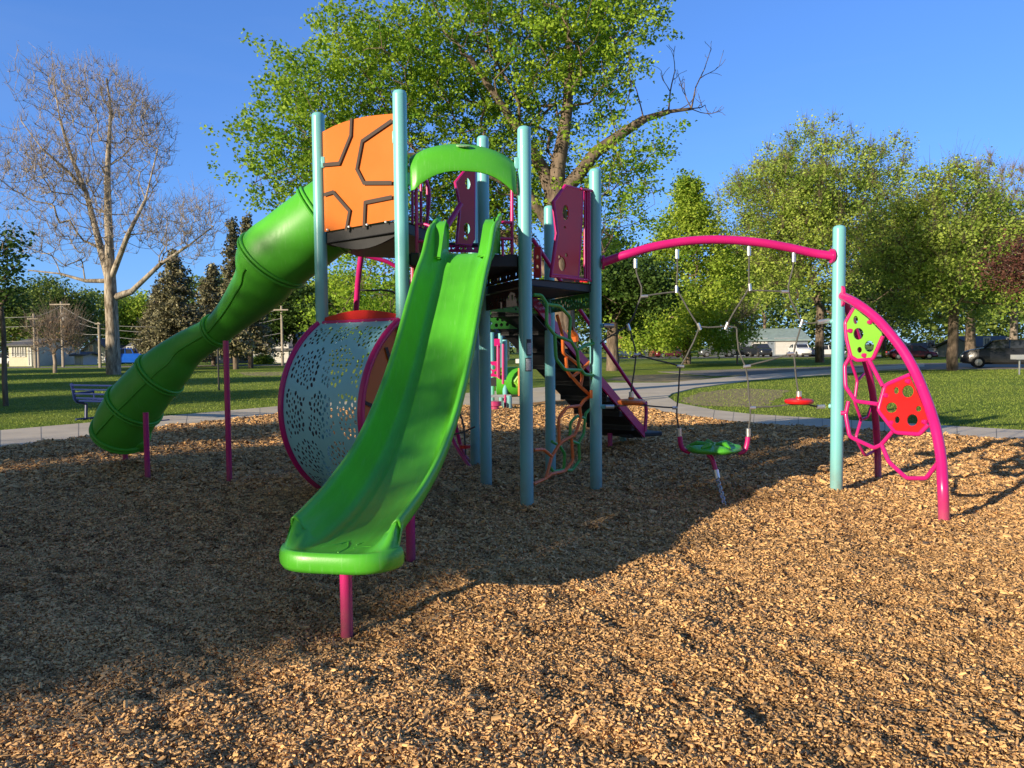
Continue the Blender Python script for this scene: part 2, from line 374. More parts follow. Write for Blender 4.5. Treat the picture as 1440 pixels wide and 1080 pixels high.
# ------------------------------------------------------------------ ground
def sheet(name, pts, z, m, sub=None):
    b = MB(); poly = [Vector((p[0], p[1], z)) for p in pts]
    tris = geometry.tessellate_polygon([poly]); b.add(poly, [tuple(t) if (poly[t[1]]-poly[t[0]]).cross(poly[t[2]]-poly[t[0]]).z > 0 else tuple(t[::-1]) for t in tris])
    o = b.build(name, m, smooth=False); tag(o, kind='structure'); return o
b = MB()
S = 1400; n = 40
b.grid(lambda u, v: Vector((-S+2*S*u, -200+2*S*v, 0)), 20, 20); g = b.build('ground', M['lawn'], smooth=False); tag(g, kind='structure')
G2 = lambda px, py: (gnd(px, py).x, gnd(px, py).y)
def ragged(pts, seed, amp=.25):
    rng = random.Random(seed); out = []
    for i in range(len(pts)):
        a, b = Vector(pts[i]), Vector(pts[(i+1) % len(pts)]); n_ = 14
        for k in range(n_): q = a.lerp(b, k/n_); out.append((q.x+rng.gauss(0, amp), q.y+rng.gauss(0, amp)))
    return out
def slab(name, pts, z, m):
    b = MB(); b.prism([Vector((p[0], p[1], -.05)) for p in pts], (0, 0, z+.05))
    o = b.build(name, m, smooth=False); tag(o, kind='structure'); return o
# one footpath from the left, round the back of the mulch, to the fork on the right
near = [(-260, 668), (0, 635), (200, 607), (410, 583), (560, 574), (700, 571), (780, 566), (849, 561), (925, 581), (1002, 593), (1168, 606), (1440, 623), (1800, 650)]
far_l = [(-260, 633), (0, 607), (410, 571), (600, 558), (720, 549), (848, 539), (939, 539), (1047, 529), (1168, 520), (1300, 512)]
fork = [(1300, 516), (1168, 527), (1057, 535), (978, 546), (945, 554), (939, 559), (952, 568), (1005, 578), (1057, 584), (1168, 591), (1440, 607), (1800, 628)]
pathpts = [G2(*p) for p in near] + [G2(*p) for p in fork[::-1]][0:] + [G2(*p) for p in far_l[::-1]]
slab('footpath', pathpts, .03, M['concrete'])
# joints in the path are saw cuts: thin dark strips
def path_joints():
    b = MB()
    ns = [gnd(*p) for p in [(0, 635), (200, 607), (410, 583)]]; fs = [gnd(*p) for p in [(0, 607), (205, 589), (410, 571)]]
    def strip(a, c):
        d = (c-a).normalized(); s_ = Vector((-d.y, d.x, 0))*.006
        b.add([Vector((q.x, q.y, .0315)) for q in (a+s_, c+s_, c-s_, a-s_)], [(0, 3, 2, 1)])
    for k in range(9):
        t = k/8; i = min(int(t*2), 1); f_ = t*2-i
        strip(ns[i].lerp(ns[i+1], f_), fs[i].lerp(fs[i+1], f_))
    ns = [gnd(*p) for p in [(1002, 593), (1168, 606), (1440, 623), (1800, 650)]]; fs = [gnd(*p) for p in [(1005, 578), (1168, 591), (1440, 607), (1800, 628)]]
    for k in range(16):
        t = k/16*3; i = min(int(t), 2); strip(ns[i].lerp(ns[i+1], t-i), fs[i].lerp(fs[i+1], t-i))
    o = b.build('path_joint', M['asphalt'], smooth=False); tag(o, kind='structure')
path_joints()
slab('driveway', [G2(*p) for p in [(925, 523), (1168, 515.5), (1290, 511), (1365, 510), (1700, 512), (1700, 519), (1420, 519), (1333, 519.5), (1250, 521), (1190, 522.5), (1100, 527), (1000, 529)]], .018, M['asphalt'])
sheet('dirt', ragged([G2(*p) for p in [(955, 563), (985, 552), (1040, 546), (1110, 549), (1090, 562), (1075, 573), (1020, 572), (975, 570)]], 119, .07), .006, M['dirt'])
sheet('dirt', ragged([G2(*p) for p in [(850, 534), (885, 528), (950, 526), (1005, 531), (960, 537), (900, 537)]], 91, .07), .007, M['dirt'])
sheet('dirt', ragged([G2(*p) for p in [(335, 523.5), (400, 523), (412, 526), (380, 529), (345, 528)]], 80, .07), .006, M['dirt'])
# street far left / right in front of the houses
sheet('street', [(-170, 70), (-20, 74), (-20, 79), (-170, 75)], .009, M['asphalt'])
sheet('car_park', [(12, 96), (75, 96), (75, 112), (12, 112)], .009, M['asphalt'])

# mulch bed with real relief
near_g = np.array([gnd(*p)[:2] for p in near]); ang = None
def ybound(x):  # far edge (y) of the mulch for each x
    return np.interp(x, near_g[:, 0], near_g[:, 1])
def mulch_h(x, y):
    d = np.clip((ybound(x)-.03-y)/.5, 0, 1)
    m = .10*np.exp(-(((x+1.95)/.9)**2+((y-8.3)/.9)**2))*1.0 + .10*np.exp(-(((x+4.6)/.7)**2+((y-9.6)/.6)**2)) + .09*np.exp(-(((x-1.8)/.8)**2+((y-11.2)/.5)**2)) -.045*np.exp(-(((x+.95)/.5)**2+((y-4.1)/.35)**2))
    return np.maximum(.012, .02+d*(bump_h(x, y)-.015+m))
XS = np.linspace(-22, 19, 420); 
def mulch():
    yb = ybound(XS); T = np.concatenate([np.linspace(0, .5, 240), np.linspace(.505, 1, 120)])
    X = np.repeat(XS[:, None], len(T), 1); Y = -4+(yb[:, None]+4)*T[None, :]
    Z = mulch_h(X, Y); V = np.stack([X, Y, Z], -1).reshape(-1, 3); nv = len(T)
    I, J = np.meshgrid(np.arange(len(XS)-1), np.arange(nv-1), indexing='ij'); a = (I*nv+J).ravel()
    o = npmesh('mulch_ground', V, np.stack([a, a+nv, a+nv+1, a+1], -1), 4, M['mulch'], smooth=True); tag(o, kind='structure')
mulch()
def chips():
    Vs = []; Fs = []; Cs = []; base = 0
    for (ya, yb_, dens, sc) in ((2.3, 4.0, 18500, .40), (4.0, 5.6, 12000, .46), (5.6, 8.0, 6200, .60), (8.0, 12.0, 2300, .95), (12.0, 20., 800, 1.35)):
        W = .86*yb_; n = int(dens*(yb_-ya)*2*W)
        x = RNG.uniform(-W, W, n); y = RNG.uniform(ya, yb_, n)
        k = (np.abs(x) < .86*y) & (y < ybound(x)-.04+np.where(RNG.random(n) < .12, RNG.exponential(.16, n), 0)); x = x[k]; y = y[k]; n = len(x)
        z = np.where(y < ybound(x), mulch_h(x, y), .033)+RNG.uniform(-.004, .016, n)
        Ln = (RNG.gamma(4, .0075, n)+.008)*sc; Wd = Ln*RNG.uniform(.18, .42, n)+.002; H = Wd*RNG.uniform(.3, .9, n)
        yaw = RNG.uniform(0, 2*PI, n); pit = RNG.normal(0, .32, n); rol = RNG.normal(0, .5, n)
        loc = np.array([[-1, -1, 0], [-1, 1, 0], [-.9, .1, 1], [1, -1, 0], [1, 1, 0], [.9, -.1, 1]], float)
        P = loc[None]*np.stack([Ln/2, Wd/2, H], -1)[:, None, :]
        P[:, :, 2] += (RNG.normal(0, .14, n)*Ln)[:, None]*loc[None, :, 0]**2
        c, s = np.cos(rol), np.sin(rol); Y_, Z_ = P[..., 1]*c[:, None]-P[..., 2]*s[:, None], P[..., 1]*s[:, None]+P[..., 2]*c[:, None]
        c, s = np.cos(pit), np.sin(pit); X_, Z2 = P[..., 0]*c[:, None]-Z_*s[:, None], P[..., 0]*s[:, None]+Z_*c[:, None]
        c, s = np.cos(yaw), np.sin(yaw); X3, Y3 = X_*c[:, None]-Y_*s[:, None], X_*s[:, None]+Y_*c[:, None]
        Vs.append(np.stack([X3+x[:, None], Y3+y[:, None], Z2+z[:, None]], -1).reshape(-1, 3))
        f = np.array([[0, 3, 5, 2], [1, 2, 5, 4], [0, 2, 1, 1], [3, 4, 5, 5]])[:2]
        Fs.append((np.arange(n)*6)[:, None, None]+f[None]+base); base += n*6
        patch = vnoise(x*1.7, y*1.7)*.25+vnoise(x*.6+40, y*.6)*.25
        cc = np.clip(RNG.beta(2.0, 1.7, n)*.80+patch*.55+.06, 0, 1)
        lowd_ = np.clip((mulch_h(x+.05, y+.05)+mulch_h(x-.05, y-.05)-2*mulch_h(x, y))*18, 0, .5); cc = cc-lowd_*.8; dk = RNG.random(n) < .08; cc[dk] *= .3; cc += .05; cc = np.clip(cc, 0, 1)  # chips in hollows get a darker tone, shade put into their colour
        Cs.append(np.repeat(cc, 6))
    V = np.concatenate(Vs); Fc = np.concatenate([f.reshape(-1, 4) for f in Fs])
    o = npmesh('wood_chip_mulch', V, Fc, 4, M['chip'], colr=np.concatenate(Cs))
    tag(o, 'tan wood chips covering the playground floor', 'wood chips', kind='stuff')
chips()
def grass():
    n = 230000
    y = RNG.uniform(0, 1, n)**1.6*45+10; x = RNG.uniform(-.9, .9, n)*y
    fk = np.array([G2(*p) for p in [(1168, 591), (1057, 584), (1005, 578), (952, 568), (939, 559), (978, 546), (1057, 535), (1168, 527), (1300, 516)]])
    yb = ybound(x); ok = np.zeros(n, bool)
    # right lawn: beyond the near path, not on the drives
    fx = np.array([gnd(*p)[:2] for p in [(945, 565), (1005, 577.5), (1057, 583.5), (1168, 590.5), (1440, 606.5), (1800, 627)]])
    ok |= (x > fx[0, 0]) & (y > np.interp(x, fx[:, 0], fx[:, 1])+.03) & (x > 3)
    up_ = np.array([gnd(*p)[:2] for p in [(945, 556), (978, 547), (1057, 536), (1168, 528), (1300, 517)]])
    ang1 = x/y; angu = up_[:, 0]/up_[:, 1]; ymax = np.interp(ang1, angu, up_[:, 1]*.98, right=46)
    ok &= (y < ymax)
    # left lawn
    fl = np.array([gnd(*p)[:2] for p in [(-260, 633), (0, 607), (410, 571), (600, 558)]])
    ok |= (ang1 < -.12) & (y > np.interp(x, fl[:, 0], fl[:, 1])+.05)
    x = x[ok]; y = y[ok]; n = len(x)
    h = RNG.uniform(.015, .04, n)*(1+.012*y); w = .008*(1+.05*y)*RNG.uniform(.6, 1.2, n); a = RNG.uniform(0, PI, n)
    lx, ly = RNG.normal(0, .02, n), RNG.normal(0, .02, n)
    V = np.zeros((n, 3, 3)); V[:, 0] = np.stack([x-w*np.cos(a)/2, y-w*np.sin(a)/2, 0*x], -1); V[:, 1] = np.stack([x+w*np.cos(a)/2, y+w*np.sin(a)/2, 0*x], -1)
    V[:, 2] = np.stack([x+lx, y+ly, h], -1)
    o = npmesh('grass', V.reshape(-1, 3), np.arange(n*3).reshape(-1, 3), 3, M['grassblade'], colr=np.repeat(np.clip(RNG.normal(.5, .25, n), 0, 1), 3))
    tag(o, 'short mown grass of the park lawn', 'grass', kind='stuff')
grass()

# ------------------------------------------------------------------ trees
class Skel:
    def __init__(s, base): s.p = [np.array(base, float)]; s.par = [-1]; s.L = [0.0]; s.rmin = [0.0]
    def add(s, pt, par, r=0.0):
        pt = np.array(pt, float); s.p.append(pt); s.par.append(par); s.L.append(s.L[par]+np.linalg.norm(pt-s.p[par])); s.rmin.append(r); return len(s.p)-1
    def chain(s, pts, par, radii=None):
        for i, q in enumerate(pts): par = s.add(q, par, radii[i] if radii else 0)
        return par
def grow(sk, A, bf, step, rng, jit=.12, droop=0.0, frm=0):
    d0 = np.linalg.norm(A-sk.p[frm], axis=1); A = A[np.argsort(d0)]
    cap = len(A)*8+len(sk.p)+50; Pn = np.zeros((cap, 3)); Ln = np.zeros(cap); n = len(sk.p); Pn[:n] = sk.p; Ln[:n] = sk.L
    lo = frm
    for a in A:
        d = np.linalg.norm(Pn[lo:n]-a, axis=1); j = lo+int(np.argmin(d+bf*Ln[lo:n])); dist = d[j-lo]
        k = max(1, min(6, int(dist/step))); par = j; s0 = Pn[j].copy()
        perp = rng.normal(0, jit*dist*.35, 3)
        for i in range(1, k+1):
            t = i/k; q = s0+(a-s0)*t+perp*math.sin(PI*t)+np.array([0, 0, -droop*math.sin(PI*t)*dist])
            par = sk.add(q, par); Pn[n] = q; Ln[n] = sk.L[-1]; n += 1
            if n >= cap-8: return
def radii(sk, rt, ex=2.3):
    n = len(sk.p); acc = np.zeros(n); kids = np.zeros(n, int)
    for i in range(1, n): kids[sk.par[i]] += 1
    r = np.zeros(n)
    for i in range(n-1, -1, -1):
        r[i] = rt if kids[i] == 0 else acc[i]**(1/ex)
        r[i] = max(r[i], sk.rmin[i])
        if i: acc[sk.par[i]] += r[i]**ex
    return r, kids
def frusta(p0, p1, a, b, seg):
    n = len(p0); t = p1-p0; ln = np.linalg.norm(t, axis=1, keepdims=True)+1e-9; t = t/ln; p1 = p1+t*b[:, None]*.25
    ref = np.where(np.abs(t[:, 2:3]) < .9, np.array([[0, 0, 1.]]), np.array([[1., 0, 0]]))
    u = np.cross(t, ref); u /= np.linalg.norm(u, axis=1, keepdims=True); w = np.cross(t, u)
    an = np.arange(seg)*2*PI/seg; cs = np.cos(an)[None, :, None]; sn = np.sin(an)[None, :, None]
    ringd = u[:, None]*cs+w[:, None]*sn
    V = np.concatenate([p0[:, None]+ringd*a[:, None, None], p1[:, None]+ringd*b[:, None, None]], 1).reshape(-1, 3)
    k = np.arange(seg); f = np.stack([k, (k+1) % seg, (k+1) % seg+seg, k+seg], -1)
    return V, ((np.arange(n)*2*seg)[:, None, None]+f[None]).reshape(-1, 4)
def wood(sk, r, name, m, parent, thin=.02, twigs=None):
    p = np.array(sk.p); par = np.array(sk.par); idx = np.arange(1, len(p)); pr = par[idx]
    thick = r[idx] > thin; Vs = []; Fs = []; o = 0
    for sel, seg in ((thick, 8), (~thick, 3)):
        i = idx[sel]
        if len(i) == 0: continue
        V, f = frusta(p[par[i]], p[i], np.minimum(r[par[i]], r[i]*1.35), r[i], seg); Vs.append(V); Fs.append(f+o); o += len(V)
    if twigs is not None:
        V, f = frusta(*twigs, 3); Vs.append(V); Fs.append(f+o)
    return npmesh(name, np.concatenate(Vs), np.concatenate(Fs), 4, m, parent, smooth=True)
def leaves(C, n, spread, size, m, parent, rng, name='crown', flat=.5, ctone=None, squash=.8, cl=.0):
    k = rng.integers(0, len(C), n); c = C[k]+rng.normal(0, 1, (n, 3))*np.array([spread, spread, spread*squash])
    nr = rng.normal(0, 1, (n, 3)); nr[:, 2] = np.abs(nr[:, 2])+flat; nr /= np.linalg.norm(nr, axis=1, keepdims=True)
    t = np.cross(nr, rng.normal(0, 1, (n, 3))); t /= np.linalg.norm(t, axis=1, keepdims=True)+1e-9; bt = np.cross(nr, t)
    s = size*rng.uniform(.6, 1.35, n)[:, None]
    V = np.stack([c-t*s*.5, c+bt*s*.38+nr*s*.08, c+t*s*.55, c-bt*s*.38+nr*s*.08], 1).reshape(-1, 3)
    tone = rng.normal(.5, .2, n)+(0 if ctone is None else (ctone[k]-.5)*.7)
    return npmesh(name, V, np.arange(n*4).reshape(-1, 4), 4, m, parent, colr=np.repeat(np.clip(tone, 0, 1), 4))
def lumps(center, rad, n, rng, low=-.75, sub=.45, k=9):
    "points in a lumpy crown: union of k sub-ellipsoids inside the envelope"
    cs = []
    for i in range(k):
        v = rng.normal(0, 1, 3); v /= np.linalg.norm(v); v *= rng.uniform(.35, .72); v[2] = max(v[2], low*.7); cs.append(v)
    out = []
    while len(out) < n:
        c = cs[rng.integers(0, k)]; v = rng.normal(0, 1, 3); v /= np.linalg.norm(v); v *= rng.random()**(1/2.2)*sub; q = c+v
        if q[2] < low or np.linalg.norm(q) > 1.02: continue
        out.append(q)
    return np.array(out)*np.array(rad)+np.array(center)
def tree(name, label, cat, px, base_py, y, top_py, hw, leaf, seed, group=None, nA=420, nl=26000, lsize=.24, spread=.55, trunk=.28, low_py=None, barkm='bark', shape='round', depth=1.0, twigs=0, crown_dx=0, rt=.012, x=None, h=None, hwm=None, trunkfrac=None):
    rng = np.random.default_rng(seed)
    if x is None: x = atx(px, y)
    H = h if h else at(px, top_py, y).z; hw_m = hwm if hwm else hw*y/F
    lowz = at(px, low_py, y).z if low_py else (trunkfrac or .22)*H
    root = empty(name, (x, y, 0), label, cat, group)
    sk = Skel((x, y, -.1)); cz = (H+lowz)/2; rz = (H-lowz)/2; cx = x+crown_dx*y/F
    tz = lowz+.18*(H-lowz)
    pts = [(x+rng.normal(0, .03), y, tz*k/4) for k in (1, 2, 3, 4)]; par = sk.chain(pts, 0, [trunk, trunk*.92, trunk*.88, trunk*.8])
    if shape == 'cone':
        A = []
        while len(A) < nA:
            t = rng.random()**1.3; a = rng.random()*2*PI; rr = (1-t)**.8*math.sqrt(rng.random())
            if vn(a*1.3, t*7+seed) < .25: continue
            A.append((cx+rr*hw_m*math.cos(a), y+rr*hw_m*depth*math.sin(a), lowz+t*(H-lowz)))
        A = np.array(A)
    else:
        A = lumps((cx, y, cz), (hw_m, hw_m*depth, rz), nA, rng, k=11)
    grow(sk, A, .25, max(.5, hw_m*.1), rng, frm=par)
    r, kids = radii(sk, rt); tips = np.array(sk.p)[(kids == 0)]
    tw = None
    if twigs:
        k = rng.integers(0, len(tips), twigs); d = tips[k]-np.array([x, y, lowz]); d /= np.linalg.norm(d, axis=1, keepdims=True)
        d = d+rng.normal(0, .55, (twigs, 3)); d[:, 2] += .35; p0 = tips[k]; p1 = p0+d*rng.uniform(.3, .9, (twigs, 1)); tw = (p0, p1, np.full(twigs, rt*.8), np.full(twigs, rt*.35))
    wood(sk, r, 'trunk', M[barkm], root, twigs=tw)
    if nl:
        ct = rng.random(len(tips)); leaves(tips, nl, spread, lsize, M[leaf], root, rng, ctone=ct)
    return root
def vn(a, b): return float(vnoise(np.array([a]), np.array([b]))[0])

def main_maple():
    rng = np.random.default_rng(5); y0 = 26.0
    P = lambda px, py, dy=0: np.array(at(px, py, y0+dy))
    base = gnd(795, 488+1731/26.0-1); root = empty('maple_tree', (base.x, y0, 0), 'tall leafy maple behind the play structure with a bare dead limb reaching right', 'tree')
    sk = Skel((base.x, y0, -.1))
    t = sk.chain([P(793, 480), P(788, 400), P(783, 330), P(780, 280)], 0, [.42, .38, .36, .33])
    a = sk.chain([P(784, 235), P(792, 195), P(798, 150), P(802, 90, .3), (P(795, 20, .5))], t, [.26, .22, .18, .14, .10])
    bl = sk.chain([P(762, 235), P(735, 190, -.5), P(700, 140, -1), P(660, 80, -1.5)], t, [.2, .16, .12, .09])
    c = sk.chain([P(810, 250), P(838, 214), P(868, 192, .3), (P(905, 168, .4)), P(940, 157, .5), P(972, 153, .5)], t, [.22, .2, .17, .14, .09, .05])
    lo = sk.chain([P(740, 270, -.5), P(680, 240, -1), P(600, 220, -1.5), P(520, 215, -2)], t-1, [.17, .13, .1, .07])
    lo2 = sk.chain([P(720, 330, 1), P(640, 320, 1.5), P(540, 300, 1)], t-2, [.14, .1, .07])
    def ell(px, py, rx, ry, n, dy=0, ryd=3.2):
        c0 = P(px, py, dy); v = rng.normal(0, 1, (n, 3)); v /= np.linalg.norm(v, axis=1, keepdims=True); v *= rng.random((n, 1))**(1/2.5)
        return c0+v*np.array([rx*y0/F, ryd, ry*y0/F])
    Ls = [ell(700, 60, 135, 110, 420), ell(820, 30, 95, 75, 240), ell(560, 110, 100, 90, 300), ell(455, 175, 62, 75, 170, -1), ell(385, 225, 50, 50, 80, -1, 2.0), ell(500, 80, 45, 45, 80), ell(420, 120, 34, 34, 34),
          ell(610, 250, 130, 90, 280, 1), ell(480, 240, 85, 62, 120, 0), ell(730, 210, 80, 90, 190, 1.5), ell(850, 105, 50, 70, 80), ell(870, 235, 50, 40, 35), ell(860, 290, 60, 60, 70, 1),
          ell(780, 340, 90, 70, 110, 2), ell(560, 370, 90, 60, 110, 2), ell(690, -80, 190, 100, 260), ell(900, 20, 35, 40, 25), ell(905, 215, 30, 40, 10), ell(650, 340, 100, 70, 90, 2), ell(420, 290, 30, 25, 14, -1, 1.5), ell(520, 430, 90, 40, 70, 3), ell(700, 300, 90, 60, 110, 2.5), ell(800, 400, 70, 50, 60, 3)]
    grow(sk, np.concatenate(Ls), .12, .45, rng, frm=1, jit=.2)
    # dead twigs at the end of the limb: forking, gently bent, thinner and thinner
    n0 = len(sk.p)
    def fork(par, d, L, r, lev):
        k = 4; p = sk.p[par].copy(); d = d/np.linalg.norm(d)
        for i in range(k):
            d = d+rng.normal(0, .16, 3)+np.array([0, 0, .05]); d /= np.linalg.norm(d); p = p+d*L/k; par = sk.add(p, par, r*(1-.5*i/k))
            if lev < 3 and i > 0 and rng.random() < .8:
                sd = d+rng.normal(0, .55, 3); fork(par, sd, L*rng.uniform(.4, .65), r*.55, lev+1)
    right = np.array([1.0, 0, 0]); upv = np.array([0, 0, 1.0])
    for (off, a_, L_, r_) in ((0, 1.25, 1.5, .028), (0, .55, .8, .022), (1, 1.45, 1.7, .03), (1, .2, .9, .02), (2, 1.7, 1.3, .026), (0, 1.9, 1.0, .02), (0, -.3, .7, .018)):
        fork(c-off, right*math.cos(a_)+upv*math.sin(a_)+np.array([0, rng.normal(0, .3), 0]), L_, r_, 1)
    dead = set(range(n0, len(sk.p)))
    r, kids = radii(sk, .0085); pp = np.array(sk.p); tips = np.array([pp[i] for i in range(n0) if kids[i] == 0])
    wood(sk, r, 'trunk', M['bark'], root, thin=.03)
    big = tips[:, 0] > -99; ct = rng.random(len(tips))
    # little sprigs: every tip carries several leaf sprays
    sp = np.repeat(tips, 6, 0)+rng.normal(0, .42, (len(tips)*6, 3)); ct2 = np.repeat(ct, 6)
    leaves(sp, 135000, .13, .112, M['leafmain'], root, rng, ctone=ct2, flat=.3)
main_maple()

def sycamore():
    rng = np.random.default_rng(21); y0 = 51.0
    P = lambda px, py, dy=0: np.array(at(px, py, y0+dy))
    b0 = P(160, 527); root = empty('bare_sycamore_tree', (b0[0], y0, 0), 'tall leafless sycamore with pale twigs standing on the left lawn', 'tree')
    sk = Skel((b0[0], y0, -.3))
    t = sk.chain([P(159, 500), P(158, 460), P(156, 420), P(155, 395)], 0, [.48, .38, .35, .33])
    m = sk.chain([P(154, 350), P(152, 300), P(151, 250), P(153, 200), P(156, 155), P(150, 110)], t, [.28, .24, .2, .15, .1, .06])
    l = sk.chain([P(142, 350, 1), P(130, 305, 1.5), P(121, 270, 2), P(100, 220, 2), P(85, 170, 2), P(75, 110, 2)], t, [.25, .2, .17, .13, .09, .05])
    l2 = sk.chain([P(100, 245, 0), P(60, 210, -1), P(30, 170, -1)], l-3, [.1, .07, .04])
    r_ = sk.chain([P(180, 330, -1), P(205, 280, -1), P(222, 210, -1.5)], t, [.15, .1, .05])
    q = sk.chain([P(185, 410, 0), P(225, 372, 0), P(265, 345, 0), P(300, 318, 0)], t-1, [.2, .14, .09, .05])
    q2 = sk.chain([P(120, 395, 0), P(85, 385, 0), P(40, 380, 0)], t, [.12, .08, .05])
    def ell(px, py, rx, ry, n, dy=0, d=4.0):
        c0 = P(px, py, dy); v = rng.normal(0, 1, (n, 3)); v /= np.linalg.norm(v, axis=1, keepdims=True); v *= rng.random((n, 1))**(1/2.3)
        return c0+v*np.array([rx*y0/F, d, ry*y0/F])
    Ls = [ell(150, 150, 45, 60, 330), ell(75, 130, 40, 55, 230), ell(60, 230, 55, 60, 300), ell(200, 190, 32, 60, 200), ell(120, 240, 65, 70, 330), ell(30, 250, 38, 50, 130), ell(190, 300, 60, 60, 240), ell(260, 330, 50, 42, 210),
          ell(90, 330, 80, 48, 260), ell(210, 150, 20, 30, 60), ell(290, 300, 26, 30, 70), ell(215, 180, 20, 50, 50)]
    grow(sk, np.concatenate(Ls), .18, .7, rng, frm=3, jit=.15)
    r, kids = radii(sk, .012, 2.5); pp = np.array(sk.p); tips = pp[kids == 0]
    nt = 8500; allp = pp[(r < .05)]; k = rng.integers(0, len(allp), nt); p0 = allp[k]; d = rng.normal(0, .4, (nt, 3)); d[:, 2] += .6
    p1 = p0+d*rng.uniform(.5, 1.1, (nt, 1)); wood(sk, r, 'trunk', M['syc'], root, thin=.05, twigs=(p0, p1, np.full(nt, .012), np.full(nt, .005)))
    leaves(p1, 3600, .12, .07, M['bud'], root, rng, name='crown')
sycamore()

def spruce(px, base_py, y, top_py, hw, seed, label):
    rng = np.random.default_rng(seed); x = atx(px, y); H = at(px, top_py, y).z; W = hw*y/F
    root = empty('spruce_tree', (x, y, 0), label, 'tree', 'spruces by the left lawn'); sk = Skel((x, y, -.1))
    sk.chain([(x, y, H*k/8) for k in range(1, 9)], 0, [.26*(1-k/9) for k in range(1, 9)])
    Cs = []; p0 = []; p1 = []
    z = H*.14
    while z < H*.99:
        t = (z-H*.14)/(H*.86); L = W*(1-t)**.85*rng.uniform(.8, 1.1)+.12
        for k in range(7):
            a = rng.random()*2*PI; LL = L*rng.uniform(.6, 1.15); dr = -.25*LL*(1-t)
            e = np.array([x+LL*math.cos(a), y+LL*math.sin(a), z+dr+LL*.05]); s0 = np.array([x, y, z]); p0.append(s0); p1.append(e)
            for q in range(max(3, int(LL*6))):
                u = rng.uniform(.15, 1); c = s0+(e-s0)*u; side = rng.normal(0, .13*LL*u*.6+.06); c = c+np.array([-math.sin(a)*side, math.cos(a)*side, -abs(rng.normal(0, .16))]); Cs.append(c)
        z += H*.018+rng.uniform(0, .12)
    p0 = np.array(p0); p1 = np.array(p1); r, _ = radii(sk, .03)
    wood(sk, r, 'trunk', M['bark'], root, twigs=(p0, p1, np.full(len(p0), .035), np.full(len(p0), .012)))
    C = np.array(Cs); leaves(C, min(26000, len(C)*5), .17, .24, M['needle'], root, rng, ctone=rng.random(len(C)), flat=.1)
spruce(248, 515, 72, 350, 62, 1, 'broad brown-green spruce below the right branches of the bare sycamore')
spruce(222, 515, 84, 400, 40, 2, 'low spruce just right of the sycamore trunk')
spruce(331, 518, 62, 305, 30, 3, 'tall narrow spruce rising above the middle of the tube slide')
spruce(352, 519, 66, 300, 34, 4, 'tall spruce with its tip right beside the upper tube slide')
spruce(300, 515, 78, 368, 52, 6, 'spruce between the broad spruce and the tall pair')

BG = 'background park trees'
tree('young_tree', 'thin young tree with small leafy crown at the left edge of the photo', 'tree', 5, 572, 22.5, 318, 34, 'leafdark', 31, nA=70, nl=1500, lsize=.12, spread=.25, trunk=.075, low_py=455)
tree('leafy_tree', 'light green tree behind the cream house at the far left', 'tree', 20, 512, 96, 405, 60, 'leafmid', 32, nl=13000, lsize=.34, spread=.7, low_py=490)
tree('leafy_tree', 'rounded green tree behind the utility poles on the left', 'tree', 88, 512, 104, 385, 62, 'leafmid', 33, nl=15000, lsize=.34, spread=.7, low_py=495)
tree('leafy_tree', 'yellowish green tree seen right of the sycamore trunk', 'tree', 196, 512, 108, 408, 46, 'leafbright', 34, nl=11000, lsize=.34, spread=.7, low_py=495)
tree('leafy_tree', 'dark leafy tree behind the utility pole left of the turtle barrel', 'tree', 415, 514, 78, 405, 62, 'leafdark', 35, nl=17000, lsize=.3, spread=.6, low_py=492)
tree('leafy_tree', 'bright tree seen under the orange panel', 'tree', 505, 514, 84, 372, 80, 'leafbright', 36, nl=17000, lsize=.32, spread=.7, low_py=496)
tree('leafy_tree', 'shaded leafy tree directly behind the green slide', 'tree', 640, 514, 88, 360, 90, 'leafmid', 37, nl=17000, lsize=.32, spread=.7, low_py=480)
tree('leafy_tree', 'broad shaded tree with a thick trunk just right of the climbing frame posts', 'tree', 861, 519, 50, 335, 95, 'leafdark', 38, nA=500, nl=36000, lsize=.21, spread=.5, trunk=.42, low_py=482)  # shade over this crown is put into its dark leaf colour
tree('conical_tree', 'pointed bright green tree behind the left half of the rope net', 'tree', 966, 511, 66, 258, 98, 'leafbright', 39, nA=700, nl=46000, lsize=.24, spread=.5, trunk=.36, low_py=486, shape='cone')
tree('spreading_tree', 'tall wide olive tree behind the right half of the rope net', 'tree', 1153, 510, 68, 150, 165, 'leafolive', 40, nA=1500, nl=70000, lsize=.20, spread=.5, trunk=.42, low_py=494, twigs=9000, rt=.016, crown_dx=8)
tree('leafy_tree', 'full green tree on the lawn between the pink climber and the black car', 'tree', 1340, 520, 45, 205, 125, 'leafolive', 41, nA=900, nl=60000, lsize=.16, spread=.42, trunk=.32, low_py=482, twigs=5000, crown_dx=5)
tree('leafy_tree', 'small round tree behind the lime panel of the pink climber', 'tree', 1243, 508, 92, 330, 72, 'leafmid', 42, nl=20000, lsize=.3, spread=.7, low_py=488)
tree('leafy_tree', 'pale sparse tree rising at the right edge behind the others', 'tree', 1425, 508, 80, 178, 70, 'leafolive', 43, nA=700, nl=9000, lsize=.2, spread=.5, twigs=9000, rt=.018, trunk=.4, low_py=470, barkm='twig')
tree('leafy_tree', 'tree with a straight trunk seen just left of the black car', 'tree', 1364, 506, 76, 300, 60, 'leafbright', 44, nl=17000, lsize=.28, spread=.6, trunk=.5, low_py=470)
tree('purple_leaf_tree', 'reddish purple leaved tree reaching in at the right edge', 'tree', 1475, 560, 26, 325, 82, 'leafpurple', 45, nA=260, nl=6000, lsize=.10, spread=.3, trunk=.14, low_py=420, barkm='twig', rt=.01)
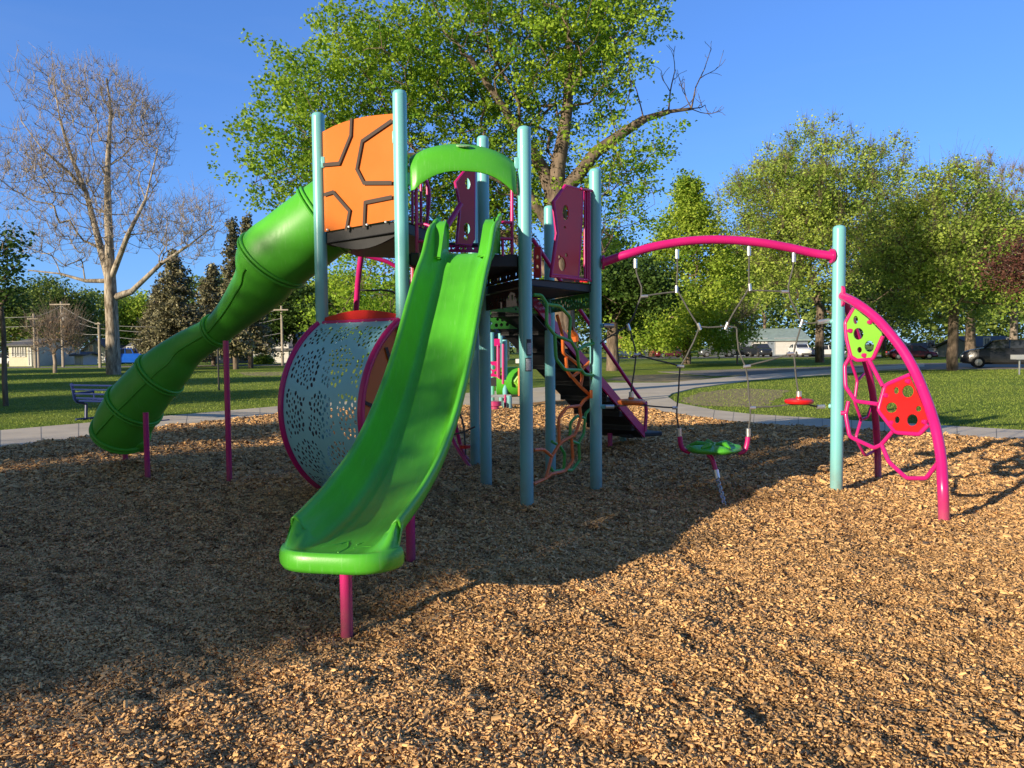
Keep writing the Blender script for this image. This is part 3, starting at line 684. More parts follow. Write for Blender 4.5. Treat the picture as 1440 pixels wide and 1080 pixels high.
tree('young_tree', 'slender young tree in front of the grey garage building', 'tree', 1037, 511, 64, 420, 36, 'bud', 46, nA=90, nl=400, lsize=.10, spread=.3, trunk=.08, low_py=485, twigs=500, barkm='twig')
tree('leafy_tree', 'light tree beyond the brick building', 'tree', 905, 508, 118, 380, 80, 'leafbright', 47, nl=14000, lsize=.4, spread=.9, low_py=480)
tree('leafy_tree', 'yellow green tree beyond the grey garage roof', 'tree', 1075, 508, 122, 330, 90, 'leafolive', 48, nl=18000, lsize=.42, spread=.9, low_py=470)
tree('bare_tree', 'small multi-stemmed bare tree among the utility poles on the left', 'tree', 76, 525, 56, 436, 46, 'bud', 49, nA=200, nl=900, lsize=.12, spread=.3, trunk=.14, low_py=508, twigs=1500, barkm='twig')
# trees standing behind and to the left of the photographer: they shade the play area and the lawn
def behind(s, u, h, hw, seed, low=.35, nl=30000, z0=None):
    p = SN*s+SU*u
    tree('shade_tree', 'leafy park tree standing behind the photographer and shading the playground', 'tree', 0, 0, p.y, 0, 0, 'leafdark', seed, 'shade trees behind the photographer', nA=420, nl=nl, lsize=.26, spread=.5, x=p.x, h=h, hwm=hw, trunkfrac=low, trunk=.35)
behind(7.2, -27, 9.85, 3.4, 60, .45, 26000)
behind(6.9, -22, 7.6, 2.6, 61, .5, 5000)
behind(8.6, -34, 12.0, 2.6, 62, .4, 16000)
behind(5.6, -27, 9.8, 1.3, 65, .3, 9000)
behind(13.6, -30, 10.5, 1.9, 63, .3, 9000)
behind(9.4, -20, 7.6, 1.2, 64, .3, 9000)
for i, (x, y, h, hw) in enumerate([(-34, 6, 9, 4.5), (-44, 14, 12, 5), (-37, 22, 8, 3.5), (-52, 28, 11, 5), (-60, 40, 13, 6), (-47, 34, 7.5, 3)]):
    tree('shade_tree', 'leafy park tree out of view to the left, shading the lawn', 'tree', 0, 0, y, 0, 0, 'leafmid', 70+i, 'shade trees beyond the left edge', nA=200, nl=13000, lsize=.38, spread=.7, x=x, h=h, hwm=hw, trunkfrac=.25, trunk=.3)

def treeline():
    rng = np.random.default_rng(90); C = []
    for px in np.arange(-500, 1950, 9.0):
        y = rng.uniform(150, 185); x = (px-720)/F*y; H = 9+7*vn(px*.013, 2)+3*vn(px*.05, 7)
        for k in range(26): C.append((x+rng.normal(0, 2.0), y+rng.normal(0, 3), H*rng.random()**.7))
    C = np.array(C); o = leaves(C, 120000, .8, .85, M['leafmid'], None, rng, name='distant_wood', ctone=rng.random(len(C)))
    tag(o, 'far line of trees closing the park behind the houses', 'wood', kind='stuff')
treeline()

# ------------------------------------------------------------------ houses, poles, cars
def house(name, label, px0, px1, base_y, eave_py, ridge_py, wall, roof, wins=(), doors=(), depth=8, gable='side', garage=(), chim=False, cat='house', over=.4):
    x0, x1 = atx(px0, base_y), atx(px1, base_y); pm = (px0+px1)/2
    ze = at(pm, eave_py, base_y).z; zr = at(pm, ridge_py, base_y).z; cx = (x0+x1)/2
    r = empty(name, (cx, base_y, 0), label, cat); b = MB(); y0, y1 = base_y, base_y+depth
    if gable == 'side':
        b.add([(x0, y0, 0), (x1, y0, 0), (x1, y1, 0), (x0, y1, 0), (x0, y0, ze), (x1, y0, ze), (x1, y1, ze), (x0, y1, ze), (x0, (y0+y1)/2, zr-.05), (x1, (y0+y1)/2, zr-.05)], [(0, 1, 5, 4), (1, 2, 6, 9, 5), (2, 3, 7, 6), (3, 0, 4, 8, 7)])
        rf = MB(); ym = (y0+y1)/2; k = (zr-ze)/(ym-y0)
        for s_ in (-1, 1):
            ye = ym+s_*((ym-y0)+over); zz = ze-over*k
            rf.add([(x0-over, ye, zz), (x1+over, ye, zz), (x1+over, ym, zr), (x0-over, ym, zr), (x0-over, ye, zz+.18), (x1+over, ye, zz+.18), (x1+over, ym, zr+.18), (x0-over, ym, zr+.18)], [(0, 1, 2, 3), (7, 6, 5, 4), (0, 4, 5, 1), (1, 5, 6, 2), (3, 2, 6, 7), (0, 3, 7, 4)])
    else:
        b.add([(x0, y0, 0), (x1, y0, 0), (x1, y1, 0), (x0, y1, 0), (x0, y0, ze), (x1, y0, ze), (x1, y1, ze), (x0, y1, ze), (cx, y0, zr-.05), (cx, y1, zr-.05)], [(0, 1, 5, 8, 4), (1, 2, 6, 5), (2, 3, 7, 9, 6), (3, 0, 4, 7)])
        rf = MB(); k = (zr-ze)/(cx-x0)
        for s_ in (-1, 1):
            xe = cx+s_*((cx-x0)+over); zz = ze-over*k
            rf.add([(xe, y0-over, zz), (xe, y1+over, zz), (cx, y1+over, zr), (cx, y0-over, zr), (xe, y0-over, zz+.18), (xe, y1+over, zz+.18), (cx, y1+over, zr+.18), (cx, y0-over, zr+.18)], [(0, 1, 2, 3), (7, 6, 5, 4), (0, 4, 5, 1), (1, 5, 6, 2), (3, 2, 6, 7), (0, 3, 7, 4)])
    b.build('wall', M[wall], r, smooth=False); ro = rf.build('roof', M[roof], r, smooth=False)
    if chim: MB().box((cx+1.2, (y0+y1)/2, zr+.3), (.6, .6, 1.2)).build('chimney', M['brick'], ro, smooth=False)
    def opening(nm, u0, u1, z0, z1, frm, inner):
        a, c = x0+(x1-x0)*u0, x0+(x1-x0)*u1
        fb = MB(); t = .1
        for (p, q, s_, e) in ((a, a+t, z0, z1), (c-t, c, z0, z1), (a+t, c-t, z0, z0+t), (a+t, c-t, z1-t, z1)): fb.box(((p+q)/2, y0-.03, (s_+e)/2), (q-p, .1, e-s_))
        if nm == 'window': fb.box(((a+c)/2, y0-.02, (z0+z1)/2), (.05, .06, z1-z0-2*t))
        f = fb.build(nm, M[frm], r, smooth=False)
        ib = MB().box(((a+c)/2, y0+.0, (z0+z1)/2), (c-a-2*t, .06, z1-z0-2*t))
        if inner == 'white':
            for k in range(1, 4): ib.box(((a+c)/2, y0-.045, z0+(z1-z0)*k/4), (c-a-2*t-.1, .02, .04))
        ib.build('pane' if nm == 'window' else 'panel', M[inner], f, smooth=False)
    for w in wins: opening('window', *w, 'white', 'glass')
    for d in doors: opening('door', *d, 'white', 'white')
    for d in garage: opening('garage_door', *d, 'greysid', 'white')
    return r
house('cream_house', 'small cream house with a row of dark windows at the far left', 12, 46, 82, 486, 478, 'cream', 'roofgrey', wins=[(.12, .28, 1.0, 2.2), (.33, .49, 1.0, 2.2), (.54, .70, 1.0, 2.2)], doors=[(.8, .95, 0, 2.1)])
house('garden_shed', 'small white shed between the cream house and the sycamore', 104, 116, 86, 500, 497, 'white', 'roofgrey', depth=3, doors=[(.3, .7, 0, 2.0)], cat='shed')
house('blue_grey_house', 'blue-grey gabled house partly hidden by the sycamore trunk', 118, 152, 100, 492, 478, 'bluesid', 'roofgrey', gable='front', wins=[(.2, .4, 1.2, 2.4)], garage=[(.55, .9, 0, 2.2)])
house('tan_house', 'low tan house with a wide grey roof behind the blue off-roader', 172, 232, 96, 494, 480, 'cream', 'roofgrey', wins=[(.1, .25, .9, 2.1), (.4, .52, .9, 2.1), (.7, .85, .9, 2.1)])
house('white_garage', 'pale garage with a gabled roof seen under the tube slide', 296, 334, 90, 497, 482, 'greysid', 'roofgrey', gable='front', garage=[(.2, .8, 0, 2.3)], cat='garage')
house('grey_house', 'long grey house with a white garage door left of the turtle barrel', 352, 416, 88, 492, 480, 'bluesid', 'roofgrey', wins=[(.05, .2, .9, 2.1), (.28, .4, .9, 2.1)], garage=[(.5, .85, 0, 2.2)])
house('white_house', 'tall white gabled house behind the utility pole near the turtle barrel', 386, 414, 110, 474, 458, 'white', 'roofgrey', gable='front', wins=[(.35, .65, 3.6, 4.8)])
house('brick_building', 'orange brick apartment building with a white door beyond the lawn', 868, 955, 116, 466, 452, 'brick', 'roofbrown', wins=[(.06, .16, .9, 2.2), (.24, .31, 1.0, 3.0), (.62, .75, .9, 2.2), (.80, .90, .9, 2.2)], doors=[(.40, .50, 0, 2.3)], cat='apartment building')
house('garage_building', 'grey garage building with a pale green roof and white doors', 1018, 1136, 112, 478, 463, 'bluesid', 'roofgreen', garage=[(.32, .52, .1, 2.6), (.60, .86, .1, 2.6)], wins=[(.1, .2, 1, 2)], cat='garage')
house('white_bungalow', 'white bungalow behind the dark red car on the right', 1296, 1322, 98, 494, 484, 'white', 'roofgrey', gable='front', wins=[(.3, .7, .9, 2.0)])
house('pale_house', 'pale house with a grey roof behind the black car', 1376, 1440, 84, 488, 474, 'greysid', 'roofgrey', wins=[(.1, .25, 1, 2.2), (.6, .8, 1, 2.2)])
house('beige_house', 'beige house seen behind the second play structure', 676, 716, 92, 476, 462, 'cream', 'roofbrown', wins=[(.2, .35, 1, 2.2), (.6, .8, 1, 2.2)])

def pole(px, y, top_py, label, arm=(), r=.14):
    x = atx(px, y); H = at(px, top_py, y).z; o = empty('utility_pole', (x, y, 0), label, 'utility pole', 'wooden utility poles')
    MB().tube([(x, y, -.1), (x, y, H*.5), (x, y, H)], [r, r*.88, r*.72], 8).build('pole_shaft', M['wood'], o)
    for (z, w) in arm: MB().box((x, y-.2, H-z), (w, .12, .12)).build('crossarm', M['wood'], o, smooth=False)
    return Vector((x, y, H))
A_ = pole(49, 74, 441, 'utility pole nearest the cream house with a leaning twin', [(.5, 1.0)])
pole(53.5, 75, 472, 'short pole close beside the leftmost utility pole', r=.11)
B_ = pole(88, 76, 424, 'utility pole with a transformer left of the sycamore', [(.3, 2.0)])
MB().lathe((B_.x+.35, B_.y-.1, B_.z-1.9), [(0, 0), (.22, 0), (.24, .1), (.24, .75), (0, .8)], 10).build('transformer', M['greysid'], [o for o in bpy.data.objects if o.name.startswith('utility_pole')][-1])
C_ = pole(140, 72, 453, 'pale pole just left of the sycamore trunk', [(.15, .5)])
D_ = pole(397, 74, 430, 'utility pole between the tube slide and the turtle barrel', [(.4, 1.4)])
def wires():
    def wire(a, c, sag, label):
        b = MB(); b.tube([a.lerp(c, t/10)+Vector((0, 0, -sag*4*(t/10)*(1-t/10))) for t in range(11)], .022, 4); tag(b.build('overhead_wire', M['wire'], smooth=True), label, 'wire', 'overhead wires')
    far = Vector((-95, 80, A_.z+.4))
    for k, (dz, lb) in enumerate(((-.3, 'upper'), (-1.2, 'middle'), (-2.6, 'lower'))):
        wire(far+Vector((0, 0, dz)), A_+Vector((0, 0, dz)), .4, 'overhead wire, %s of those running to the leftmost pole' % lb)
        wire(A_+Vector((0, 0, dz)), B_+Vector((0, 0, dz-.1)), .15, 'overhead wire, %s of those between the two left poles' % lb)
        wire(B_+Vector((0, 0, dz-.1)), C_+Vector((0, 0, dz*.4-.1)), .2, 'overhead wire, %s of those from the transformer pole to the pale pole' % lb)
        wire(C_+Vector((0, 0, dz*.4-.1)), D_+Vector((0, 0, dz)), .8, 'overhead wire, %s of those behind the tube slide' % lb)
wires()

def car(name, label, loc, rz, paint, L=4.6, W=1.8, H=1.45, kind='sedan', cat='car', group='parked cars'):
    o = empty(name, loc, label, cat, group); o.rotation_euler = (0, 0, rz)
    # stations along the car: x, half width, bottom z, belt z
    st = [(-.5, .36, .38, .62), (-.485, .44, .28, .74), (-.42, .49, .22, .86), (-.3, .5, .2, .9), (-.1, .5, .2, .92), (.1, .5, .2, .92), (.26, .5, .2, .88), (.4, .48, .22, .78), (.475, .42, .26, .66), (.5, .34, .36, .55)]
    if kind != 'sedan': st = [(x, w, b_, min(z*1.12+.04, 1.02)) for (x, w, b_, z) in st]; st[1] = (-.485, .45, .3, .95); st[2] = (-.42, .49, .24, 1.0)
    k = H/1.45; b = MB(); vs = []
    for (x, w, z0, z1) in st:
        w *= W; z0 *= k; z1 *= k; X = x*L
        for (a, z) in ((-.8, z0), (-1, z0+.12), (-1, (z0+z1)*.55), (-.9, z1), (-.5, z1+.03), (.5, z1+.03), (.9, z1), (1, (z0+z1)*.55), (1, z0+.12), (.8, z0)): vs.append((X, a*w, z))
    n = 10; fs = [(i*n+j, i*n+(j+1) % n, (i+1)*n+(j+1) % n, (i+1)*n+j) for i in range(len(st)-1) for j in range(n)]; fs += [tuple(range(n))[::-1], tuple((len(st)-1)*n+j for j in range(n))]
    b.add(vs, fs); bo = b.build('body', M[paint], o, local=True, angle=50)
    if kind == 'sedan': rp = [(-.40, .88), (-.24, 1.36), (-.02, 1.45), (.12, 1.40), (.30, .86)]
    elif kind == 'jeep': rp = [(-.47, 1.05), (-.45, 1.75), (-.02, 1.78), (.10, 1.75), (.17, 1.08)]
    else: rp = [(-.475, 1.0), (-.42, 1.38), (-.2, 1.68), (.04, 1.7), (.14, 1.62), (.29, .96)]
    kk = H/(1.45 if kind == 'sedan' else 1.7 if kind == 'suv' else 1.78); g_ = MB(); vs = []; m = len(rp)
    for s_ in (-1, 1):
        for (x, z) in rp:
            t = (z-.9)/.6; vs.append((x*L, s_*W*(.455-.07*min(1, max(0, t))), z*kk))
    fs = [(i, i+1, m+i+1, m+i) for i in range(m-1)]+[tuple(range(m))[::-1], tuple(range(m, 2*m)), (0, m, 2*m-1, m-1)]
    g_.add(vs, fs).build('window', M['glass'], o, local=True, smooth=False)
    rf = MB(); tops = rp[1:-1]
    for i in range(len(tops)-1):
        (xa, za), (xb, zb) = tops[i], tops[i+1]; w = W*.39
        rf.add([(xa*L, -w, za*kk+.012), (xb*L, -w, zb*kk+.012), (xb*L, w, zb*kk+.012), (xa*L, w, za*kk+.012), (xa*L, -w, za*kk-.05), (xb*L, -w, zb*kk-.05), (xb*L, w, zb*kk-.05), (xa*L, w, za*kk-.05)], [(0, 1, 2, 3), (4, 7, 6, 5), (0, 4, 5, 1), (3, 2, 6, 7)])
    def pil(x, z, x2, z2):
        for s_ in (-1, 1): rf.tube([(x*L, s_*W*.452, z*kk), (x2*L, s_*W*.392, z2*kk)], .045, 4)
    pil(rp[0][0], rp[0][1], tops[0][0], tops[0][1]); pil(rp[-1][0], rp[-1][1], tops[-1][0], tops[-1][1]); pil(-.03, .92, -.04, tops[len(tops)//2][1]); pil(-.27, .92, -.24, tops[0][1])
    rf.build('roof', M[paint], o, local=True)
    wr = .33*k if kind == 'sedan' else .37
    for xw in (-.31, .30):
        for s_ in (-1, 1):
            c = (xw*L, s_*W*.47, wr); w_ = MB().lathe(c, [(0, -.1), (wr*.62, -.11), (wr*.95, -.1), (wr, -.06), (wr, .06), (wr*.95, .1), (wr*.62, .11), (0, .1)], 18, 'y').build('wheel', M['tyre'], o, local=True)
            rb = MB().lathe((c[0], c[1]+s_*.09, c[2]), [(0, .035*s_), (wr*.2, .03*s_), (wr*.58, .02*s_), (wr*.62, 0)], 10, 'y'); rb.build('rim', M['rim'], w_, local=True)
    for s_ in (-1, 1):
        MB().box((.478*L, s_*W*.31, .62*k), (.09, .38, .14)).build('headlight', M['lamp'], o, local=True, bevel=.02)
        MB().box((-.482*L, s_*W*.33, .78*k), (.09, .3, .16)).build('tail_light', M['tail'], o, local=True, bevel=.02)
    MB().box((.5*L-.02, 0, .36*k), (.06, W*.62, .16)).build('bumper', M['black'], o, local=True, bevel=.02)
    return o
def cx(px, y): return (atx(px, y), y, 0)
car('parked_car', 'white hatchback parked in front of the brick building', cx(878, 104), R(170), 'carwhite', 4.3)
car('parked_car', 'dark red sedan parked right of the white hatchback', cx(943, 102), R(10), 'carred')
car('parked_suv', 'dark grey estate car parked left of the garage building', cx(1008, 104), R(175), 'cargrey', 4.8, H=1.6, kind='suv')
car('parked_suv', 'black off-roader parked nose-on before the garage door', cx(1070, 103), R(-88), 'cardark', 4.5, H=1.75, kind='suv')
car('parked_suv', 'white van-like car parked nose-on beside the right garage door', cx(1125, 100), R(-92), 'carwhite', 4.6, H=1.7, kind='suv')
car('parked_car', 'white sedan parked behind the teal end post', cx(1163, 101), R(5), 'carwhite')
car('parked_car', 'dark sedan parked behind the conical tree', cx(1040, 106), R(185), 'cardark')
car('parked_car', 'dark red car parked behind the pink climber', cx(1282, 78), R(-12), 'carred', 4.6, H=1.4)
car('parked_suv', 'blue off-roader parked right of the sycamore trunk', cx(181, 80), R(12), 'carblue', 4.2, W=1.85, H=1.8, kind='jeep')
car('parked_suv', 'large shiny black car parked at the right edge of the lawn', cx(1413, 49), R(152), 'carblack', 4.9, W=1.95, H=1.8, kind='suv')
car('parked_car', 'pale car parked at the far left edge', cx(3, 84), R(5), 'carwhite', 4.4)

def grill():
    x, y = atx(1434, 38.5), 38.5; o = empty('park_grill', (x, y, 0), 'grey steel barbecue grill on a post at the right edge', 'grill')
    MB().tube([(x, y, -.05), (x, y, .75)], .045, 8).build('post', M['steel'], o)
    b = MB(); zc = .88
    b.box((x, y, zc-.11), (.62, .45, .02)); b.box((x-.3, y, zc), (.02, .45, .22)); b.box((x+.3, y, zc), (.02, .45, .22)); b.box((x, y+.22, zc), (.58, .02, .22)); b.box((x, y-.22, zc), (.58, .02, .22))
    b.build('firebox', M['greysid'], o, smooth=False)
    g = MB()
    for k in range(7): g.tube([(x-.28+.093*k, y-.25, zc+.125), (x-.28+.093*k, y+.25, zc+.125)], .008, 4)
    g.build('grate', M['steel'], o)
grill()

def bench():
    L = gnd(120, 590); Rr = gnd(226, 594); y = (L.y+Rr.y)/2
    d = (Rr-L).normalized(); nrm = Vector((d.y, -d.x, 0)); c = (L+Rr)/2
    o = empty('park_bench', (c.x, c.y, 0), 'blue metal park bench on the lawn behind the tube slide exit', 'bench')
    seat = MB(); ln = (Rr-L).length
    P = lambda t, w, z: c+d*(t*ln/2)+nrm*w+Vector((0, 0, z))
    for k in range(6): seat.tube([P(-1, -.2+.08*k, .45), P(1, -.2+.08*k, .45)], .022, 6)
    seat.build('seat', M['benchblue'], o)
    bk = MB()
    for k in range(4): bk.tube([P(-1, .26+.03*k, .52+.1*k), P(1, .26+.03*k, .52+.1*k)], .02, 6)
    bk.build('backrest', M['benchblue'], o)
    for s_ in (-.98, .98):
        lg = MB(); lg.tube([P(s_, .34, .86), P(s_, .27, .5), P(s_, .22, .43), P(s_, -.02, .36), P(s_, 0, .02)], .035, 8); lg.tube([P(s_, .26, .62), P(s_, -.22, .64), P(s_, -.24, .45), P(s_, .2, .43)], .028, 8); lg.tube([P(s_, -.26, .02), P(s_, .26, .02)], .03, 8)
        lg.build('leg', M['benchblue'], o)
bench()
def stake(px, py, y, top):
    p = gnd(px, py); return tag(MB().tube([(p.x, p.y, 0), (p.x, p.y, at(px, top, p.y).z)], .035, 6).build('marker_post', M['black']), 'thin black marker post on the lawn left of the turtle barrel' , 'post')
stake(308, 549, 0, 487)
def bush(px, py, y, r, lab):
    x = atx(px, y); rng = np.random.default_rng(px); o = empty('shrub', (x, y, 0), lab, 'shrub')
    v = rng.normal(0, 1, (300, 3)); v /= np.linalg.norm(v, axis=1, keepdims=True); v *= rng.random((300, 1))**.4; v[:, 2] = np.abs(v[:, 2]); C = v*r*np.array([1, 1, .8])+np.array([x, y, .1])
    leaves(C, 3500, .12, .16, M['leafbright'], o, rng, name='foliage'); MB().tube([(x, y, 0), (x, y, r*.5)], .06, 5).build('stem', M['bark'], o)
bush(370, 500, 84, 1.2, 'round clipped yellow-green shrub before the grey house')
bush(1262, 500, 90, 1.5, 'loose shrub behind the top of the pink climber')
for i, (px, py, s_, lab) in enumerate([(213, 748, .055, 'small black clump lying on the mulch, left of the other one'), (343, 775, .06, 'small black flattened clump on the mulch nearer the slide')]):
    p = gnd(px, py, .03); b = MB(); rng = np.random.default_rng(i)
    for k in range(7):
        q = p+Vector(rng.normal(0, s_*.5, 3)*np.array([1, 1, .35])); rr = s_*rng.uniform(.35, .6)
        b.lathe(q, [(0, -rr*.6), (rr*.8, -rr*.3), (rr, 0), (rr*.7, rr*.5), (0, rr*.65)], 6)
    tag(b.build('bark_clump', M['black']), lab, 'clump')

# ================================================================== the climbing structure
PS = empty('play_structure', (-.4, 8.0, 0), 'large colourful playground climbing structure with green slides, rope net and pink arched climber', 'play structure')
def post(px, py, y, top, label=None, r=.0635, wob=0):
    b0 = at(px, py, y); H = top; x = b0.x; b = MB(); z0 = mh(x, y)-.12
    b.tube([(x, y, z0), (x, y, H-.02)], r, 20, cap=False)
    b.lathe((x, y, H-.02), [(r, 0), (r*.97, .018), (r*.8, .034), (r*.4, .044), (0, .046)], 20)
    o = b.build('post', M['teal'], PS, angle=60)
    if label: o['label'] = label
    o.location = (0, 0, 0)
    return Vector((x, y, H)), o
def mh(x, y): return float(mulch_h(np.array([x]), np.array([y]))[0])
A, oA = post(458, 690, 7.8, 3.93, 'teal post on the left of the orange roof panel')
B, oB = post(569, 600, 7.0, 3.88, 'tallest-looking teal post between the orange panel and the green slide')
C, oC = post(741, 700, 7.24, 3.62, 'front teal post carrying two grey stickers')
D, oD = post(683, 600, 8.44, 3.86)
E, oE = post(668, 600, 10.0, 3.9)
G, oG = post(774, 600, 9.4, 3.28)
Fp, oF = post(838, 600, 8.09, 3.42, 'teal post where the pink arch beam starts')
Hp, oH = post(1177, 600, 8.0, 2.80, 'teal end post at the right end of the rope net')
# stickers on the front post
def sticker(z0, z1, a0, a1, par, dark=False):
    b = MB(); rr = .0655
    b.grid(lambda u, v: Vector((C.x+rr*math.sin(a0+(a1-a0)*u), C.y-rr*math.cos(a0+(a1-a0)*u), z0+(z1-z0)*v)), 6, 1)
    s_ = b.build('sticker', M['stickdark'], par); q = MB(); rr = .0665; e = (a1-a0)*.1; h = (z1-z0)*.07
    q.grid(lambda u, v: Vector((C.x+rr*math.sin(a0+e+(a1-a0-2*e)*u), C.y-rr*math.cos(a0+e+(a1-a0-2*e)*u), z0+h+(z1-z0)*(.70 if dark else .86)*v)), 6, 1); q.build('print', M['sticker'], s_)
sticker(at(741, 500, C.y).z, at(741, 477, C.y).z, .10, .95, oC, True); sticker(at(741, 522, C.y).z, at(741, 503, C.y).z, -.1, .95, oC)
# post clamps
def clamp(p, z, dirv, par):
    MB().box(Vector((p.x, p.y, z))+Vector(dirv)*.075, (.04, .04, .11)).build('clamp', M['teal'], par, bevel=.008)
AB = (B-A); AB.z = 0; ABu = AB.normalized(); No = Vector((-ABu.y, ABu.x, 0)); No = -No if No.y > 0 else No
BC = (C-B); BC.z = 0; BCu = BC.normalized(); Nb = Vector((BCu.y, -BCu.x, 0)); Nb = -Nb if Nb.y > 0 else Nb
clamp(A, 3.45, ABu, oA); clamp(B, 3.12, BCu, oB); clamp(B, 3.5, -ABu, oB); clamp(C, 3.3, -BCu, oC)

# orange turtle-shell roof panel between A and B
def frame(o, ux, uz=Vector((0, 0, 1))): return lambda u, v: o+ux*u+uz*v
def turtle_panel(p0, p1, z0, ztop, pieces_px, name, px_frame=None):
    pass
n_in = .065
pA = Vector((A.x, A.y, 0))+ABu*(.07); pB = Vector((B.x, B.y, 0))-ABu*.07; Lp = (pB-pA).length
def uvof(px, py):
    "pixel -> (u,z) on the vertical plane through pA,pB"
    d = ray(px, py); nrm = Vector((-ABu.y, ABu.x, 0)); k = (pA-Vector((0, 0, 0))).dot(nrm)/d.dot(nrm); w = d*k+Vector((0, 0, CH)); return ((w-pA).dot(ABu), w.z)
def uvs(L): return [uvof(*p) for p in L]
zc = lambda x, y: (380+x/4.154, 120+y/4.154)
zlo = at(457, 327, 7.8).z
top = [zc(716, 168), zc(640, 172), zc(570, 180), zc(500, 194), zc(430, 214), zc(370, 238), zc(316, 268)]
outl = [(0, zlo), (Lp, zlo)]+[(Lp, uvof(*top[0])[1])]+[(min(Lp-.001, max(0.001, u)), z) for u, z in uvs(top[1:-1])]+[(0, uvof(*top[-1])[1])]
orp = MB().plate(frame(pA+Vector((0, 0, 0)), ABu), outl, [], -.016).build('roof_panel', M['orange'], PS, smooth=False)
def groove(pts, w=.036):
    P = [Vector((u, z)) for u, z in pts]; b = MB()
    for i in range(len(P)-1):
        d = (P[i+1]-P[i]).normalized(); n_ = Vector((-d.y, d.x))*w/2
        a0, a1 = P[i]-d*w*.3, P[i+1]+d*w*.3
        f = lambda q: pA+ABu*q.x+Vector((0, 0, q.y))+No*(.0205+.0006*i)
        b.add([f(a0-n_), f(a1-n_), f(a1+n_), f(a0+n_)], [(0, 1, 2, 3)])
    b.build('groove', M['groove'], orp, smooth=False)
# plate normal check: put the grooves on the camera side
for L in ([(482, 200), (478, 295), (412, 458), (322, 466)], [(716, 210), (545, 328), (514, 490), (556, 572), (716, 571)], [(326, 640), (376, 625), (472, 735), (452, 845)], [(716, 655), (562, 686), (556, 828)]):
    g_ = [zc(*p) for p in L]; q = [(min(Lp-.012, max(.012, u)), z) for u, z in uvs(g_)]; groove(q)
for (bx, by) in ((470, 828), (575, 815), (685, 800), (345, 845)):
    u, z = uvof(*zc(bx, by)); p = pA+ABu*u+Vector((0, 0, z))+No*.02; MB().lathe(p, [(0, -.006), (.012, -.004), (.012, .004), (0, .006)], 8, 'y').build('bolt', M['steel'], orp)

# decks
def deck(name, poly, z, th=.09):
    b = MB(); b.prism([Vector((p[0], p[1], z-th)) for p in poly], (0, 0, th)); return b.build(name, M['deck'], PS, bevel=.012)
ins = lambda p, q, k=.06: Vector((p.x+(q.x-p.x)*k, p.y+(q.y-p.y)*k, 0))
ctr = Vector((-.6, 8.2, 0)); N1 = Vector((-.95, 9.3, 0)); N2 = Vector((-1.75, 8.9, 0))
zd1 = at(595, 357, 7.05).z; zd2 = at(800, 400, 7.7).z+.03
deck('upper_deck', [(A.x+.05, A.y), (B.x, B.y+.02), (-.72, 8.1), (N1.x, N1.y), (N2.x, N2.y)], zlo-.012, .10)
deck('slide_deck', [(B.x+.03, B.y+.05), (C.x-.02, C.y+.05), (D.x, D.y), (E.x, E.y-.3), (-.9, 9.2), (-.78, 8.1)], zd1, .10)
c2 = (C+Fp+G+D)/4
lowd = deck('lower_deck', [(C.x, C.y+.04), (Fp.x-.02, Fp.y), (G.x, G.y), (D.x+.02, D.y+.02)], zd2, .07)
# dark bulkhead where the tube starts, under the orange panel
b = MB(); pts = []
for k in range(13):
    t = k/12; pts.append(A.lerp(B, .05+.9*t)*1.0)
bo = [Vector((p.x, p.y, zlo-.112-.10*math.sin(PI*k/12)))-No*.05 for k, p in enumerate(pts)]; tp = [Vector((p.x, p.y, zlo-.112))-No*.05 for p in pts]
b.prism([Vector(tp[0]), Vector(tp[-1])]+[bo[k] for k in range(11, 0, -1)], -No*.03).build('tube_bulkhead', M['deck'], PS, smooth=False)

# perforated green skirts under the lower deck
def perf(p, q, z0, z1, name, m, seed, r0=.016, r1=.034, nh=34, parent=PS, off=.0):
    rng = random.Random(seed); d = (q-p); d.z = 0; L = d.length; du = d.normalized(); hs_ = []; tries = 0
    while len(hs_) < nh and tries < 3000:
        tries += 1; r = rng.uniform(r0, r1); u = rng.uniform(r+.03, L-r-.03); v = rng.uniform(r+.02, z1-z0-r-.02)
        if all((u-a)**2+(v-c)**2 > (r+s_+.012)**2 for a, c, s_ in hs_): hs_.append((u, v, r))
    ho = [[(u+r*math.cos(PI*k/4+.3)*1.0, v+r*math.sin(PI*k/4+.3)) for k in range(8)] for u, v, r in hs_]
    return MB().plate(frame(Vector((p.x, p.y, z0)), du), [(0, 0), (L, 0), (L, z1-z0), (0, z1-z0)], ho, .012).build(name, M[m], parent, smooth=False)
zb = lambda py, y: at(770, py, y).z
perf(ins(D, G, .06), ins(G, D, .06), zb(440, 9.0), zd2-.08, 'perforated_skirt', 'grpipe', 3, nh=30)
perf(ins(G, Fp, .06), ins(Fp, G, .06), zb(436, 8.6), zd2-.08, 'perforated_skirt', 'grpipe', 4, nh=34)
perf(Vector((-.32, 9.5, 0)), Vector((.42, 9.7, 0)), zb(462, 9.6), zb(438, 9.6), 'perforated_skirt', 'grpipe', 5, nh=26, r1=.03)
perf(ins(C, D, .08), ins(D, C, .05), zd2-.30+.05, zd2-.09, 'perforated_skirt', 'deck', 8, nh=12)
# step riser between the two decks
perf(ins(D, C, .05), ins(C, D, .08), zd2+.005, zd1-.105, 'riser_panel', 'deck', 9, nh=10)
# steel edge under slide deck toward the camera
MB().box(((B.x+C.x)/2, (B.y+C.y)/2+.03, zd1-.05), (1.0, .03, .12), Matrix.Rotation(math.atan2(BCu.y, BCu.x), 3, 'Z')).build('deck_edge', M['deck'], PS, bevel=.01)

